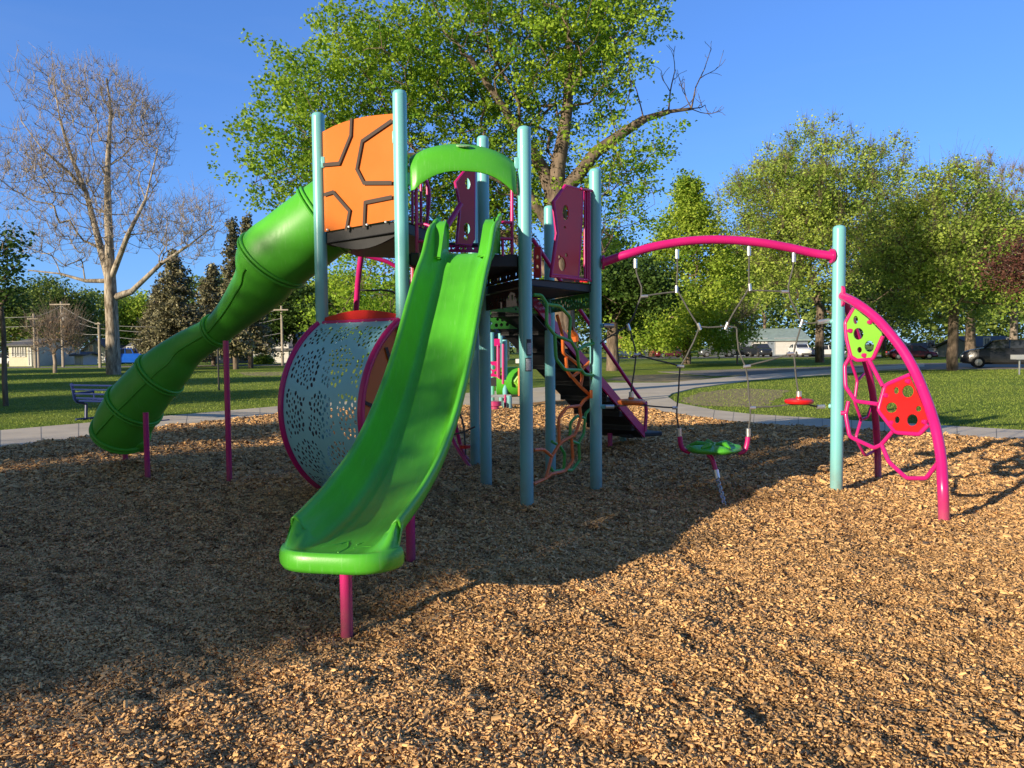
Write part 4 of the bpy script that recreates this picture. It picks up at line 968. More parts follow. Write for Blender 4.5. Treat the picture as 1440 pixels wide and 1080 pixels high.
# ---------------------------------------------------------------- green slide
def slide():
    s = PS
    k0 = Vector((-.405, 7.08)); k3 = Vector((-.915, 4.12)); 
    prof = [(-.10, zd1-.0), (0.0, zd1+.0), (.12, zd1-.03), (.35, zd1-.22), (.7, zd1-.60), (1.05, zd1-.99), (1.4, zd1-1.31), (1.75, zd1-1.56), (2.1, zd1-1.74), (2.45, zd1-1.855), (2.75, zd1-1.905), (2.98, zd1-1.925)]
    Zend = zd1-1.925
    cl = smooth_path([Vector((t, 0, z)) for t, z in prof], 6); n = len(cl)
    Ltot = 2.98; dirv = (k3-k0).normalized(); nrmv = Vector((-dirv.y, dirv.x))
    def cross(t):
        # half width, wall height, flare
        e = max(0, (t-2.3)/.7); top_ = max(0, 1-t/.35)
        hw = .195+.012*min(1, max(0, t/1.5))-.010*e
        wh = .20+.10*top_*top_-.03*math.exp(-((t-.30)/.15)**2)
        if t > 2.3: wh = .20-.055*((t-2.3)/.68)**1.5
        return hw, wh
    ring = []
    for i, p in enumerate(cl):
        t = p.x; hw, wh = cross(t)
        a = cl[max(i-1, 0)]; c = cl[min(i+1, n-1)]; tg = (c-a).normalized(); nm = Vector((-tg.z, 0, tg.x)); 
        if nm.z < 0: nm = -nm
        # bend plan slightly
        fl = .03+.02*max(0, (t-2)/1)
        half = [(0, .0), (hw*.35, .0), (hw*.40, .003), (hw*.52, .004), (hw*.58, .001), (hw*.86, .004), (hw*.98, .028), (hw+.022, .075), (hw+.05, wh*.62), (hw+.066, wh*.9), (hw+.078, wh), (hw+.096, wh+.014), (hw+.116, wh+.004), (hw+.122, wh-.03), (hw+.112, wh-.07)]
        prof2 = [(-u, v) for u, v in half[::-1]]+half[1:]
        row = []
        for (u, v) in prof2:
            bx = k0+dirv*(t+nm.x*v)+nrmv*u
            row.append(Vector((bx.x, bx.y, p.z+nm.z*v)))
        ring.append(row)
    m = len(ring[0]); b = MB(); vs = [v for r_ in ring for v in r_]
    fs = [(i*m+j, (i+1)*m+j, (i+1)*m+j+1, i*m+j+1) for i in range(n-1) for j in range(m-1)]
    b.add(vs, fs)
    o = b.build('slide', M['green'], PS, smooth=True, angle=75, subsurf=1)
    md = o.modifiers.new('sol', 'SOLIDIFY'); md.thickness = .014; md.offset = -1
    # exit: the chute floor runs on into a rounded nose whose rim rolls over and under
    last = []; t = Ltot; hw, wh = cross(t); U = hw+.124
    lr = ring[-1]; us = [((Vector((v.x, v.y))-(k0+dirv*t)).dot(nrmv)) for v in lr]; zs_ = [v.z-Zend for v in lr]
    order = sorted(range(len(lr)), key=lambda j: j)
    # evenly re-sampled lateral stations
    K = 36; st = []
    for i in range(K+1):
        a_ = i/K*2-1; u_ = U*math.copysign(abs(math.sin(a_*PI/2)), a_) if abs(a_) < 1 else U*a_; st.append(u_)
    inner_u = [u for u in us]; 
    def zat(u):   # height of the last chute ring at lateral u (outer rim folded under)
        pr = sorted(zip(us, zs_)); return float(np.interp(u, [p_[0] for p_ in pr], [p_[1] for p_ in pr]))
    rows = []
    for u in st:
        w = min(1, abs(u)/U); ff = .07+.18*(1-w**4.0)**.7; zu = zat(u); row = []
        nx = math.copysign(w**3, u); nf = math.sqrt(max(0, 1-nx*nx))
        for s_ in (0, .2, .45, .7, .88, .96):
            z = zu*(1-s_)**.9+.004+.014*max(0, (s_-.7)/.3)
            bx = k0+dirv*(t-.012+ff*s_)+nrmv*u; row.append(Vector((bx.x, bx.y, Zend+z)))
        for (o_, z_) in ((.0, .022), (.012, .018), (.022, .0), (.027, -.03), (.024, -.062), (.010, -.085), (-.04, -.092), (-.10, -.06)):
            bx = k0+dirv*(t-.012+ff+o_*nf)+nrmv*(u+o_*nx); row.append(Vector((bx.x, bx.y, Zend+z_+.0)))
        rows.append(row)
    mm = len(rows[0]); b = MB(); b.add([v for r_ in rows for v in r_], [(i*mm+j, i*mm+j+1, (i+1)*mm+j+1, (i+1)*mm+j) for i in range(K) for j in range(mm-1)])
    # corner fins close the wall ends
    lp = b.build('exit_lip', M['green'], o, smooth=True, angle=60)
    # embossed leaf veins on the exit floor
    vb = MB(); fl = lambda f_, u: (lambda bx: Vector((bx.x, bx.y, Zend+.0035)))(k0+dirv*(Ltot+f_)+nrmv*u)
    for pts in ([fl(.16, .02), fl(.06, .03), fl(-.06, -.01)], [fl(.06, -.11), fl(-.0, -.05), fl(-.08, -.005)], [fl(.0, .06), fl(-.07, .09), fl(-.11, .15)], [fl(.07, .07), fl(.03, .11), fl(.02, .15)]):
        vb.tube(smooth_path(pts, 5), .0045, 6)
    vb.build('embossed_vein', M['green'], o)
    # worn sandy scuff on the run
    # high hood at the top of each side wall
    for s_ in (-1, 1):
        hb = MB(); base = []
        for (t_, w, h) in ((-.13, .30, .02), (-.13, .30, .20), (-.11, .30, .275), (-.05, .295, .31), (.02, .29, .30), (.10, .285, .24), (.22, .28, .05), (.3, .275, -.06), (.1, .28, -.06), (0, .28, 0)):
            bx = k0+dirv*t_+nrmv*(s_*(w-.088)); base.append(Vector((bx.x, bx.y, zd1+h)))
        wv = nrmv*(s_*.06); hb.prism(base, (wv.x, wv.y, 0)); hb.build('side_hood', M['green'], o, bevel=.022)
    # supports
    for (px, py, hz, r) in ((488, 893, Zend-.06, .034), (578, 800, None, .034)):
        p = gnd(px, py, .03); y_ = p.y
        if hz is None: tt = (k0-Vector((p.x, p.y))).length; hz = float(np.interp(tt, [c.x for c in cl], [c.z for c in cl]))-.03
        MB().tube([(p.x, p.y, -.1), (p.x, p.y, hz)], r, 16).build('support_leg', M['pink'], o)
slide()

# green moulded hood between B and C
def hood():
    p0 = Vector((B.x, B.y, 0))+BCu*.085; p1 = Vector((C.x, C.y, 0))-BCu*.085; L = (p1-p0).length
    zt = lambda u: 3.43+.09*math.sin(PI*u)-.0*u+.0*u
    tops = at(650, 205, 7.2).z; sides = at(580, 222, 7.05).z; leg = at(582, 268, 7.05).z; arch = at(650, 243, 7.1).z
    def bot(u):
        w = abs(2*u-1); 
        if w > .93: return leg
        return arch-(arch-leg)*(w/.93)**2.6
    zE, zC = at(581, 214, 7.05).z, at(650, 199.5, 7.1).z
    def topz(u): w = abs(2*u-1); return zE+(zC-zE)*(1-w**2.0)+.035*(1-w**6)-.03
    dip = lambda u: .045*math.exp(-((u-.5)/.22)**2)
    mixz = lambda u, k: topz(u)*(1-k)+bot(u)*k
    rows = [(-.16, lambda u: topz(u)-.06), (-.15, lambda u: topz(u)-.012), (-.13, lambda u: topz(u)), (-.09, lambda u: topz(u)-.008), (-.02, lambda u: topz(u)-.03-dip(u)*.3), (.03, lambda u: mixz(u, .30)-dip(u)*.3), (.055, lambda u: mixz(u, .48)), (.066, lambda u: mixz(u, .64)), (.072, lambda u: mixz(u, .82)), (.074, lambda u: mixz(u, .95)), (.068, lambda u: bot(u)-.004), (.055, lambda u: bot(u)-.006), (.0, lambda u: bot(u)+.02), (-.05, lambda u: mixz(u, .6)), (-.12, lambda u: mixz(u, .2))]
    n = 60; b = MB(); 
    vs = []
    for i in range(n+1):
        u = i/n; e = abs(2*u-1); edge = max(0, (e-.9)/.1)
        for (o_, fz) in rows:
            q = p0+BCu*(L*u)+Nb*(o_*(1-.35*edge)+.05*(1-e*e)); vs.append(Vector((q.x, q.y, fz(u)-.01*edge)))
    m = len(rows); fs = [(i*m+j, (i+1)*m+j, (i+1)*m+j+1, i*m+j+1) for i in range(n) for j in range(m-1)]
    fs += [tuple(range(m)), tuple(n*m+j for j in range(m))[::-1]]
    o = b.add(vs, fs).build('slide_hood', M['green'], PS, angle=60)
    q = p0+BCu*L*.49+Nb*(.05+.012); zb_ = topz(.5)-.058; bd = MB()
    bd.prism([q+BCu*(.065*math.cos(a))+Vector((0, 0, zb_+.012*math.sin(a)))+Nb*(-.03*math.sin(a)) for a in [2*PI*k/16 for k in range(16)]], Nb*.008+Vector((0, 0, .01)))
    bd.build('maker_badge', M['whiteplastic'], o, smooth=False)
hood()

# pink entrance rails
def pipe(name, pts, r, m='pink', par=PS, sm=6, seg=10, closed=False):
    return MB().tube(smooth_path(pts, sm) if sm else pts, r, seg, closed=closed).build(name, M[m], par)
yr = 7.12
pipe('entrance_rail', [at(585, 262, yr), at(587, 364, yr)], .017, sm=0)
pipe('entrance_rail', [at(720, 260, yr+.15), at(720, 360, yr+.15)], .017, sm=0)
pipe('grab_handle', [at(587, 315, yr), at(600, 316, yr-.03), at(609, 322, yr-.05), at(610, 331, yr-.05), at(603, 338, yr-.03), at(588, 340, yr)], .014)
pipe('grab_handle', [at(720, 313, yr+.12), at(704, 313, yr+.08), at(694, 320, yr+.05), at(693, 328, yr+.05), at(702, 335, yr+.08), at(720, 336, yr+.12)], .014)
for px in (601, 707): pipe('rail_stub', [at(px, 338, yr), at(px, 360, yr)], .013, sm=0)
for (px, t_, y_) in ((580, 258, 8.6), (592, 256, 8.8), (601, 254, 8.9)): pipe('barrier_bar', [at(px, t_, y_), at(px, 352, y_)], .016, sm=0)
pipe('barrier_bar', [at(598, 252, 8.7), at(604, 270, 8.7), at(602, 300, 8.7), at(597, 330, 8.7), at(597, 352, 8.7)], .018)
pipe('handrail', [at(648, 287, 8.2), at(637, 305, 8.1), at(619, 334, 7.9)], .03, sm=3, seg=12)

# ---- red barrier panels with pink frames (traced outline on its own plane)
def plane_uv(o, du):
    nrm = Vector((-du.y, du.x, 0)).normalized()
    def f(px, py):
        d = ray(px, py); k = (o-Vector((0, 0, 0))).dot(nrm)/d.dot(nrm); w = d*k+Vector((0, 0, CH)); return ((w-o).dot(du), w.z)
    return f
def oval(c, ru, rv, rot=0, n=14): return [(c[0]+ru*math.cos(2*PI*k/n)*math.cos(rot)-rv*math.sin(2*PI*k/n)*math.sin(rot), c[1]+ru*math.cos(2*PI*k/n)*math.sin(rot)+rv*math.sin(2*PI*k/n)*math.cos(rot)) for k in range(n)]
def barrier(o, du, outline_px, holes_px, col_, fr=.02, name='barrier_panel', frame_idx=None):
    f = plane_uv(o, du); ol = [f(*p) for p in outline_px]; ho = []
    for (px, py, rx, ry) in holes_px:
        c = f(px, py); e = f(px+rx, py); g_ = f(px, py-ry); ho.append(oval(c, abs(e[0]-c[0]), abs(g_[1]-c[1])))
    F3 = frame(Vector((o.x, o.y, 0)), du); pn = MB().plate(F3, ol, ho, .014).build(name, M[col_], PS, smooth=False)
    pts = [F3(*p) for p in ol]; pipe('panel_frame', pts, fr, sm=0, par=pn, closed=True, seg=8)
    return pn, f, F3
zz = lambda x, y: (560+x/3.6, 170+y/3.6)
GF = (Fp-G); GF.z = 0; GFu = GF.normalized()
CFu = (Fp-C); CFu.z = 0; CFu = CFu.normalized()
pn, f_, F3 = barrier(Vector((C.x, C.y+.02, 0)), CFu, [zz(*p) for p in ((845, 330), (930, 348), (922, 560), (908, 792), (774, 778), (803, 570), (785, 410))], [(*zz(842, 465), 4.2, 11), (*zz(825, 725), 5, 10), (*zz(838, 540), 1.5, 2), (*zz(846, 680), 2, 3), (*zz(812, 690), 2, 3)], 'red')
pn['label'] = 'red panel with oval holes on the right of the lower deck'
for (x_, y0_) in ((945, 350), (958, 352), (968, 352)):
    pipe('barrier_bar', [at(*zz(x_, y0_), 8.0), at(*zz(x_, 805), 8.0)], .014, sm=0)
pipe('barrier_rail', [at(*zz(925, 345), 7.9), at(*zz(985, 355), 8.05)], .015, sm=0); pipe('barrier_rail', [at(*zz(770, 785), 7.55), at(*zz(908, 800), 7.86), at(*zz(975, 808), 8.04)], .015, sm=0)
# lower red kick plate
f_ = plane_uv(Vector((G.x, G.y, 0)), GFu)
MB().plate(frame(Vector((G.x, G.y, 0)), GFu), [f_(*zz(835, 795)), f_(*zz(958, 800)), f_(*zz(958, 818)), f_(*zz(835, 812))], [], .01).build('kick_plate', M['red'], PS, smooth=False)
DE = (E-D); DE.z = 0; DEu = Vector((.70, .72, 0)).normalized()
barrier(Vector((-.40, 8.9, 0)), DEu, [zz(*p) for p in ((345, 242), (385, 242), (382, 600), (366, 630), (295, 622), (312, 440), (300, 370), (288, 312))], [(*zz(350, 318), 4, 8), (*zz(345, 545), 5, 8), (*zz(340, 590), 3, 4)], 'red', fr=.018)[0]['label'] = 'red panel with oval holes behind the slide hood'
barrier(Vector((.15, 9.0, 0)), Vector((1, .1, 0)).normalized(), [zz(*p) for p in ((690, 640), (720, 636), (720, 795), (690, 795))], [(*zz(705, 690), 1.5, 3), (*zz(704, 740), 1.5, 3)], 'red', fr=.012)
# low perforated pink barrier at the back of slide deck
perf(at(592, 340, 9.0)*1, at(700, 340, 9.2)*1, at(640, 355, 9.1).z, at(640, 344, 9.1).z, 'back_kick_plate', 'pink', 21, r0=.01, r1=.02, nh=14)
MB().tube([at(575, 343, 9.0), at(700, 346, 9.2)], .03, 8).build('back_rail', M['deck'], PS)

# orange side panel under the slide deck
op_ = barrier(Vector((B.x, B.y, 0)), Vector((.28, 1, 0)).normalized(), [(579, 374), (655, 374), (655, 470), (579, 470)], [], 'orange', fr=.01, name='side_panel')

# ---------------------------------------------------------------- turtle-shell barrel climber
def barrel():
    z0, z1 = .17, 1.86; Hh = (z1-z0)/2; bul = .47; Rr = (Hh*Hh+bul*bul)/(2*bul); zc_ = (z0+z1)/2; th = math.asin(min(1, Hh/Rr)); cd = Rr-bul
    a0 = Vector((A.x, A.y, 0)); b0 = Vector((B.x, B.y, 0)); L = (b0-a0).length
    def pt(u, v, off=0):
        an = -th+2*th*v; rr = Rr+off; return a0+ABu*(L*u)+No*(rr*math.cos(an)-cd+.02)+Vector((0, 0, zc_+rr*math.sin(an)))
    nu, nv = 300, 420; U = (np.arange(nu)+.5)/nu; V = (np.arange(nv)+.5)/nv; uu, vv = np.meshgrid(U, V, indexing='ij')
    X = uu*L; Y = vv*2*th*Rr; W_, H_ = L, 2*th*Rr
    rng = np.random.default_rng(4); keep = np.ones((nu, nv), bool)
    # big cells: the shell scutes; holes stay clear of their borders
    cs = np.array([(x+rng.uniform(-.07, .07), y+rng.uniform(-.07, .07)) for y in np.arange(.1, H_, .44) for x in (np.array([.18, .58, 1.0])+(.16 if int(y/.44) % 2 else 0))])
    d = np.sqrt((X[..., None]-cs[:, 0])**2+(Y[..., None]-cs[:, 1])**2); d.sort(axis=-1); border = (d[..., 1]-d[..., 0])/2
    inner = (border > .042) & (X > .085) & (X < W_-.085) & (Y > .09) & (Y < H_-.10)
    pts = []; tries = 0
    while tries < 26000:
        tries += 1; x, y = rng.uniform(.08, W_-.08), rng.uniform(.07, H_-.07); i, j = min(nu-1, int(x/W_*nu)), min(nv-1, int(y/H_*nv))
        if not inner[i, j]: continue
        r = rng.choice([.0125, .0170, .0215], p=[.25, .4, .35])
        if pts:
            a = np.array(pts); 
            if ((a[:, 0]-x)**2+(a[:, 1]-y)**2 < (a[:, 2]+r+.0115)**2).any(): continue
        pts.append((x, y, r))
    for (x, y, r) in pts:
        i0, i1 = max(0, int((x-r*1.5)/W_*nu)), int((x+r*1.5)/W_*nu)+2; j0, j1 = max(0, int((y-r*1.5)/H_*nv)), int((y+r*1.5)/H_*nv)+2
        xx, yy = X[i0:i1, j0:j1]-x, Y[i0:i1, j0:j1]-y; a = rng.uniform(-.5, .9); c, s = math.cos(a), math.sin(a)
        keep[i0:i1, j0:j1] &= ~(((xx*c+yy*s)/(r*.78))**2+((-xx*s+yy*c)/(r*1.12))**2 < 1)
    b = MB(); b.grid(lambda u, v: pt(u, v), nu, nv, keep)
    o = b.build('barrel_climber', M['barrel'], PS)
    for u in (0.0, 1.0): pipe('rim', [pt(u, k/16, .005)+Vector((0, 0, 0)) for k in range(17)], .033, par=o, sm=2, seg=12)
    pipe('top_rim', [pt(0, 1, .0), pt(1, 1, .0)], .02, par=o, sm=0)
    pipe('bottom_rim', [pt(0, 0, .0), pt(1, 0, .0)], .02, par=o, sm=0)
    # red cap panel rising behind the top rim
    cap = MB(); n = 14; f = frame(a0+ABu*.06, ABu); ol = [(0, z1+.005), (L-.12, z1+.005)]+[((L-.12)*(1-k/n), z1+.05+.055*math.sin(PI*(k/n))) for k in range(n+1)]
    cap.plate(f, ol, [], .014).build('cap_panel', M['red'], o, smooth=False)
    # end panel in orange with dark shell lines, at the right-hand rim
    def P2(w, z): return b0+No*w+Vector((0, 0, z))
    def ep(z): an = math.asin(max(-1, min(1, (z-zc_)/Rr))); return Rr*math.cos(an)-cd
    zs = [z0+(z1-z0)*k/20 for k in range(21)]
    ol = [(.0, z) for z in (z1, z0)]+[(max(.001, ep(z)-.01), z) for z in zs[1:-1]]
    e = MB().plate(lambda u, v: b0+No*u+Vector((0, 0, v))+ABu*-.01, ol, [], .012); eo = e.build('end_panel', M['orange'], o, smooth=False)
    def gl(pts):
        q = MB()
        for i in range(len(pts)-1):
            a_, c_ = Vector(pts[i]), Vector(pts[i+1]); d_ = (c_-a_).normalized(); n_ = Vector((-d_.y, d_.x))*.016; a_ = a_-d_*.006; c_ = c_+d_*.006
            for off in (.0035+.0005*i, -.0265-.0005*i):
                q.add([P2(*x)+ABu*off for x in (a_-n_, c_-n_, c_+n_, a_+n_)], [(0, 1, 2, 3)])
        q.build('groove', M['groove'], eo, smooth=False)
    gl([(.45, 1.13), (.26, 1.05), (.16, 1.12), (.01, 1.10)]); gl([(.46, .93), (.36, .95), (.20, .88), (.14, .72), (.01, .66)]); gl([(.30, .40), (.16, .52), (.14, .72)]); gl([(.26, 1.05), (.20, .88)]); gl([(.2, 1.6), (.12, 1.38), (.01, 1.34)])
    # far end panel, coloured dark to stand for the shade inside
    e2 = MB().plate(lambda u, v: a0+No*u+Vector((0, 0, v))+ABu*.01, [(0, z0), (.0, z1)]+[(max(.001, ep(z)-.01), z) for z in zs[1:-1][::-1]], [], .012); e2.build('end_panel', M['deck'], o, smooth=False)
    # curved little brackets
    for k in range(6):
        p = pt(.1+.16*k, .985, .004); MB().lathe(p, [(0, -.006), (.01, -.004), (.01, .004), (0, .006)], 6, 'y').build('bolt', M['steel'], o)
    MB().box((A.x+.03, A.y-.05, z0-.07), (.12, .14, .10)).build('foot', M['teal'], o, bevel=.02)
barrel()

# ---------------------------------------------------------------- green tube slide
def tube_slide():
    C0 = [(520, 268, 8.35, 50), (476, 296, 8.25, 51), (438, 324, 8.25, 51), (408, 347, 8.3, 51), (384, 366, 8.35, 50), (371, 394, 8.45, 40), (350, 420, 8.65, 32), (326, 445, 8.85, 24.5), (304, 465, 9.0, 21.5), (264, 490, 9.2, 25.5), (238, 514, 9.25, 32.5), (212, 541, 9.3, 35.5), (191, 567, 9.36, 37.5), (176, 591, 9.45, 38.5), (169, 610, 9.55, 36)]
    pts = [at(a, b_, c) for a, b_, c, r in C0]; rad = [r*c/F for a, b_, c, r in C0]
    sp = smooth_path(pts, 8); rs = [x.x for x in smooth_path([Vector((r, 0, 0)) for r in rad], 8)]
    o = MB().tube(sp, rs, 32, cap=False).build('tube_slide', M['tgreen'], PS, angle=80)
    md = o.modifiers.new('sol', 'SOLIDIFY'); md.thickness = .012
    def ring_at(k, w=.022, rr=.017, name='flange_ring'):
        i = int(k*8); t = (sp[min(i+1, len(sp)-1)]-sp[i-1]).normalized(); a = t.cross(Vector((0, 0, 1))).normalized(); b_ = t.cross(a)
        for dd in (-.022, .022):
            c = sp[i]+t*dd; MB().tube([c+(a*math.cos(x)+b_*math.sin(x))*(rs[i]+.012) for x in [2*PI*q/36 for q in range(36)]], rr, 8, closed=True).build(name, M['tgreen'], o)
    ring_at(4.1); ring_at(8.0); ring_at(10.6); ring_at(12.2); ring_at(1.6); ring_at(13.9, rr=.022)
    # moulded seam ridges along both sides
    for sgn in (-1, 1):
        P_ = []
        for i in range(35, len(sp)-4):
            t = (sp[i+1]-sp[i-1]).normalized(); a = t.cross(Vector((0, 0, 1))).normalized(); b_ = t.cross(a)
            an = .25*sgn+(0 if sgn > 0 else PI); P_.append(sp[i]+(a*math.cos(an)+b_*math.sin(an))*(rs[i]+.006))
        MB().tube(P_, .011, 6).build('seam', M['tgreen'], o)
    # run-out trough at the exit
    e = sp[-1]; b = MB(); fo = Vector((-.25, -.1, 0)).normalized(); sd = Vector((-fo.y, fo.x, 0)); zf = at(170, 632, 9.8).z
    rows = []
    for k in range(7):
        t = k/6; c = e+fo*(-.28+.40*t)+Vector((.02, 0, 0)); w = .24-.05*t*t; h = .12*(1-t)+.04
        rows.append([Vector((c.x, c.y, zf))+sd*(w*math.sin(q))+Vector((0, 0, h*(1-math.cos(q))*1.0)) for q in [-PI/2+PI*j/12 for j in range(13)]])
    m = 13; b.add([v for r_ in rows for v in r_], [(i*m+j, (i+1)*m+j, (i+1)*m+j+1, i*m+j+1) for i in range(6) for j in range(m-1)])
    b.build('exit_trough', M['tgreen'], o, solid=.02)
    for (bx, by, tx, ty) in ((323, 687, 322, 479), (208, 682, 208, 580), (177, 663, 177, 628)):
        g_ = gnd(bx, by, .03); tp = at(tx, ty, g_.y); MB().tube([(g_.x, g_.y, -.1), (g_.x, g_.y, tp.z)], .032, 14).build('support_leg', M['pink'], o)
tube_slide()

# ---------------------------------------------------------------- hexagon bar climbers between C and F
cc = lambda x, y: (640+x/3.176, 380+y/3.176)
def yCF(px): t = (px-741)/97; return C.y+(Fp.y-C.y)*t
def hexnet(lines, name, m, off, r=.017):
    b = MB()
    for L in lines:
        pts = []
        for q in L:
            px, py = cc(*q); t = max(0, min(1, (px-741)/97)); pts.append(at(px, py, yCF(px)+off(t)))
        # rounded corners
        out = [pts[0]]
        for i in range(1, len(pts)-1):
            out.append(pts[i].lerp(pts[i-1], .16)); out.append(pts[i].lerp(pts[i-1], .04).lerp(pts[i+1], .04)); out.append(pts[i].lerp(pts[i+1], .16))
        out.append(pts[-1]); b.tube(out, r, 8)
    return b.build(name, M[m], PS)
bul = lambda t: -.16*math.sin(PI*t)
hexnet([[(352, 110), (385, 112), (410, 150), (408, 240), (445, 290), (518, 318)], [(408, 152), (468, 160), (515, 210), (510, 300), (520, 320), (545, 360), (552, 430), (578, 465), (622, 470)], [(445, 292), (450, 395), (490, 445), (560, 446)], [(548, 355), (585, 335), (622, 326)]], 'hex_climber', 'grpipe', bul)
hexnet([[(350, 955), (405, 930), (430, 910), (490, 898), (527, 850), (520, 752)], [(406, 928), (432, 830), (470, 770), (538, 732), (562, 655), (556, 610), (578, 578), (622, 553)], [(465, 772), (462, 660), (500, 612), (556, 606)], [(352, 803), (395, 800), (432, 832)], [(455, 200), (480, 290), (482, 370), (530, 405)], [(495, 390), (500, 450), (560, 520), (600, 555)], [(530, 405), (560, 430), (568, 480), (560, 520)], [(600, 410), (570, 440), (520, 480), (495, 440)]], 'hex_climber', 'orpipe', lambda t: .10*t+.02)
hexnet([[(604, 620), (582, 640), (575, 730), (552, 770), (556, 850), (520, 895), (485, 890), (490, 820), (468, 785), (432, 765)], [(580, 662), (545, 650), (515, 680), (512, 760), (552, 775)], [(485, 890), (440, 900), (425, 880)]], 'hex_climber', 'grpipe', lambda t: .55+.2*t)
hexnet([[(515, 265), (535, 290), (538, 318)]], 'grip_loop', 'orpipe', lambda t: .5, .04)
for (x, y) in ((615, 326), (615, 470), (612, 553)): MB().box(at(*cc(x, y), Fp.y-.02), (.05, .06, .09)).build('clamp', M['orpipe' if y == 553 else 'grpipe'], oF, bevel=.01)

# ---------------------------------------------------------------- stair with purple-pink stringers going down behind
def stair():
    T = at(712, 468, 9.35); Bm = at(872, 612, 11.3); Bm.z = .32; T.z = zd2-.14
    d = Bm-T; dh = Vector((d.x, d.y, 0)); dl = dh.length; du = dh/dl; sd = Vector((du.y, -du.x, 0)); W = .42
    o = empty('stair', (0, 0, 0)); o.parent = PS; o.matrix_parent_inverse = Matrix.Translation(PS.location).inverted()
    o = MB().prism([T+sd*W+Vector((0, 0, .12)), Bm+sd*W+Vector((0, 0, .10)), Bm+sd*W+Vector((0, 0, -.04)), T+sd*W+Vector((0, 0, -.02))], -sd*.03).build('stair', M['pink'], PS, smooth=False)
    bpy.data.objects.remove([x for x in PS.children if x.type == 'EMPTY'][0])
    MB().prism([T-sd*W+Vector((0, 0, .12)), Bm-sd*W+Vector((0, 0, .10)), Bm-sd*W+Vector((0, 0, -.04)), T-sd*W+Vector((0, 0, -.02))], sd*.03).build('stringer', M['pink'], o, smooth=False)
    n = 8
    for k in range(n):
        t = (k+.5)/n; c = T.lerp(Bm, t); MB().box(c, (.30, 2*W-.07, .05), Matrix(((du.x, sd.x, 0), (du.y, sd.y, 0), (0, 0, 1)))).build('tread', M['deck'], o, smooth=False)
        MB().box(c-du*.14+Vector((0, 0, .10)), (.02, 2*W-.07, .22), Matrix(((du.x, sd.x, 0), (du.y, sd.y, 0), (0, 0, 1)))).build('riser', M['deck'], o, smooth=False)
    MB().prism([T-sd*(W-.04)+Vector((0, 0, -.09)), Bm-sd*(W-.04)+Vector((0, 0, -.05)), Bm+sd*(W-.04)+Vector((0, 0, -.05)), T+sd*(W-.04)+Vector((0, 0, -.09))], (0, 0, .02)).build('soffit', M['deck'], o, smooth=False)
    for s_, r in ((W, .026), (-W, .02)):
        pipe('handrail', [T+sd*s_+Vector((0, 0, .75)), Bm-du*.25+sd*s_+Vector((0, 0, .62)), Bm+du*.02+sd*s_+Vector((0, 0, .45)), Bm+sd*s_+Vector((0, 0, .05))], r, par=o, sm=4)
        pipe('baluster', [T.lerp(Bm, .55)+sd*s_+Vector((0, 0, .1)), T.lerp(Bm, .55)+sd*s_+Vector((0, 0, .7))], .016, par=o, sm=0)
    p = at(880, 611, 11.55); MB().box((p.x+.05, p.y, .30), (.62, .8, .06), Matrix.Rotation(.5, 3, 'Z')).build('transfer_step', M['deck'], PS, bevel=.015)
    g1 = gnd(858, 640, .02); MB().tube([(g1.x, g1.y, -.1), (g1.x, g1.y, .34)], .035, 12).build('support_leg', M['pink'], PS)
    g2 = gnd(876, 634, .02); MB().tube([(g2.x, g2.y, -.1), (g2.x, g2.y, .28)], .05, 14).build('support_leg', M['teal'], PS)
stair()

# rope and bar climber hanging off the back of the upper deck
pipe('arch_climber', [at(500, 452, 9.6), at(503, 400, 9.5), at(508, 358, 9.4)], .035, sm=2)
pipe('arch_climber', [at(508, 357, 9.4), at(568, 386, 9.6), at(620, 500, 10.0), at(646, 620, 10.3), gnd(662, 653, .02)], .026, sm=5)
pipe('climber_rope', [at(503, 408, 9.5), at(568, 421, 9.7), at(630, 540, 10.0)], .012, 'rope', sm=4)
pipe('arch_climber', [gnd(668, 668, .0), at(640, 625, 9.9), at(632, 600, 9.95)], .024, sm=3)
pipe('climber_rope', [at(630, 612, 9.9), at(650, 608, 9.8), at(668, 600, 9.8)], .011, 'rope', sm=3)
pipe('climber_rope', [at(632, 560, 10.1), at(650, 590, 9.9), at(655, 640, 9.8)], .011, 'rope', sm=3)
MB().lathe(at(654, 628, 9.85), [(0, -.03), (.07, -.02), (.07, .02), (0, .03)], 12).build('grip_disc', M['red'], PS)

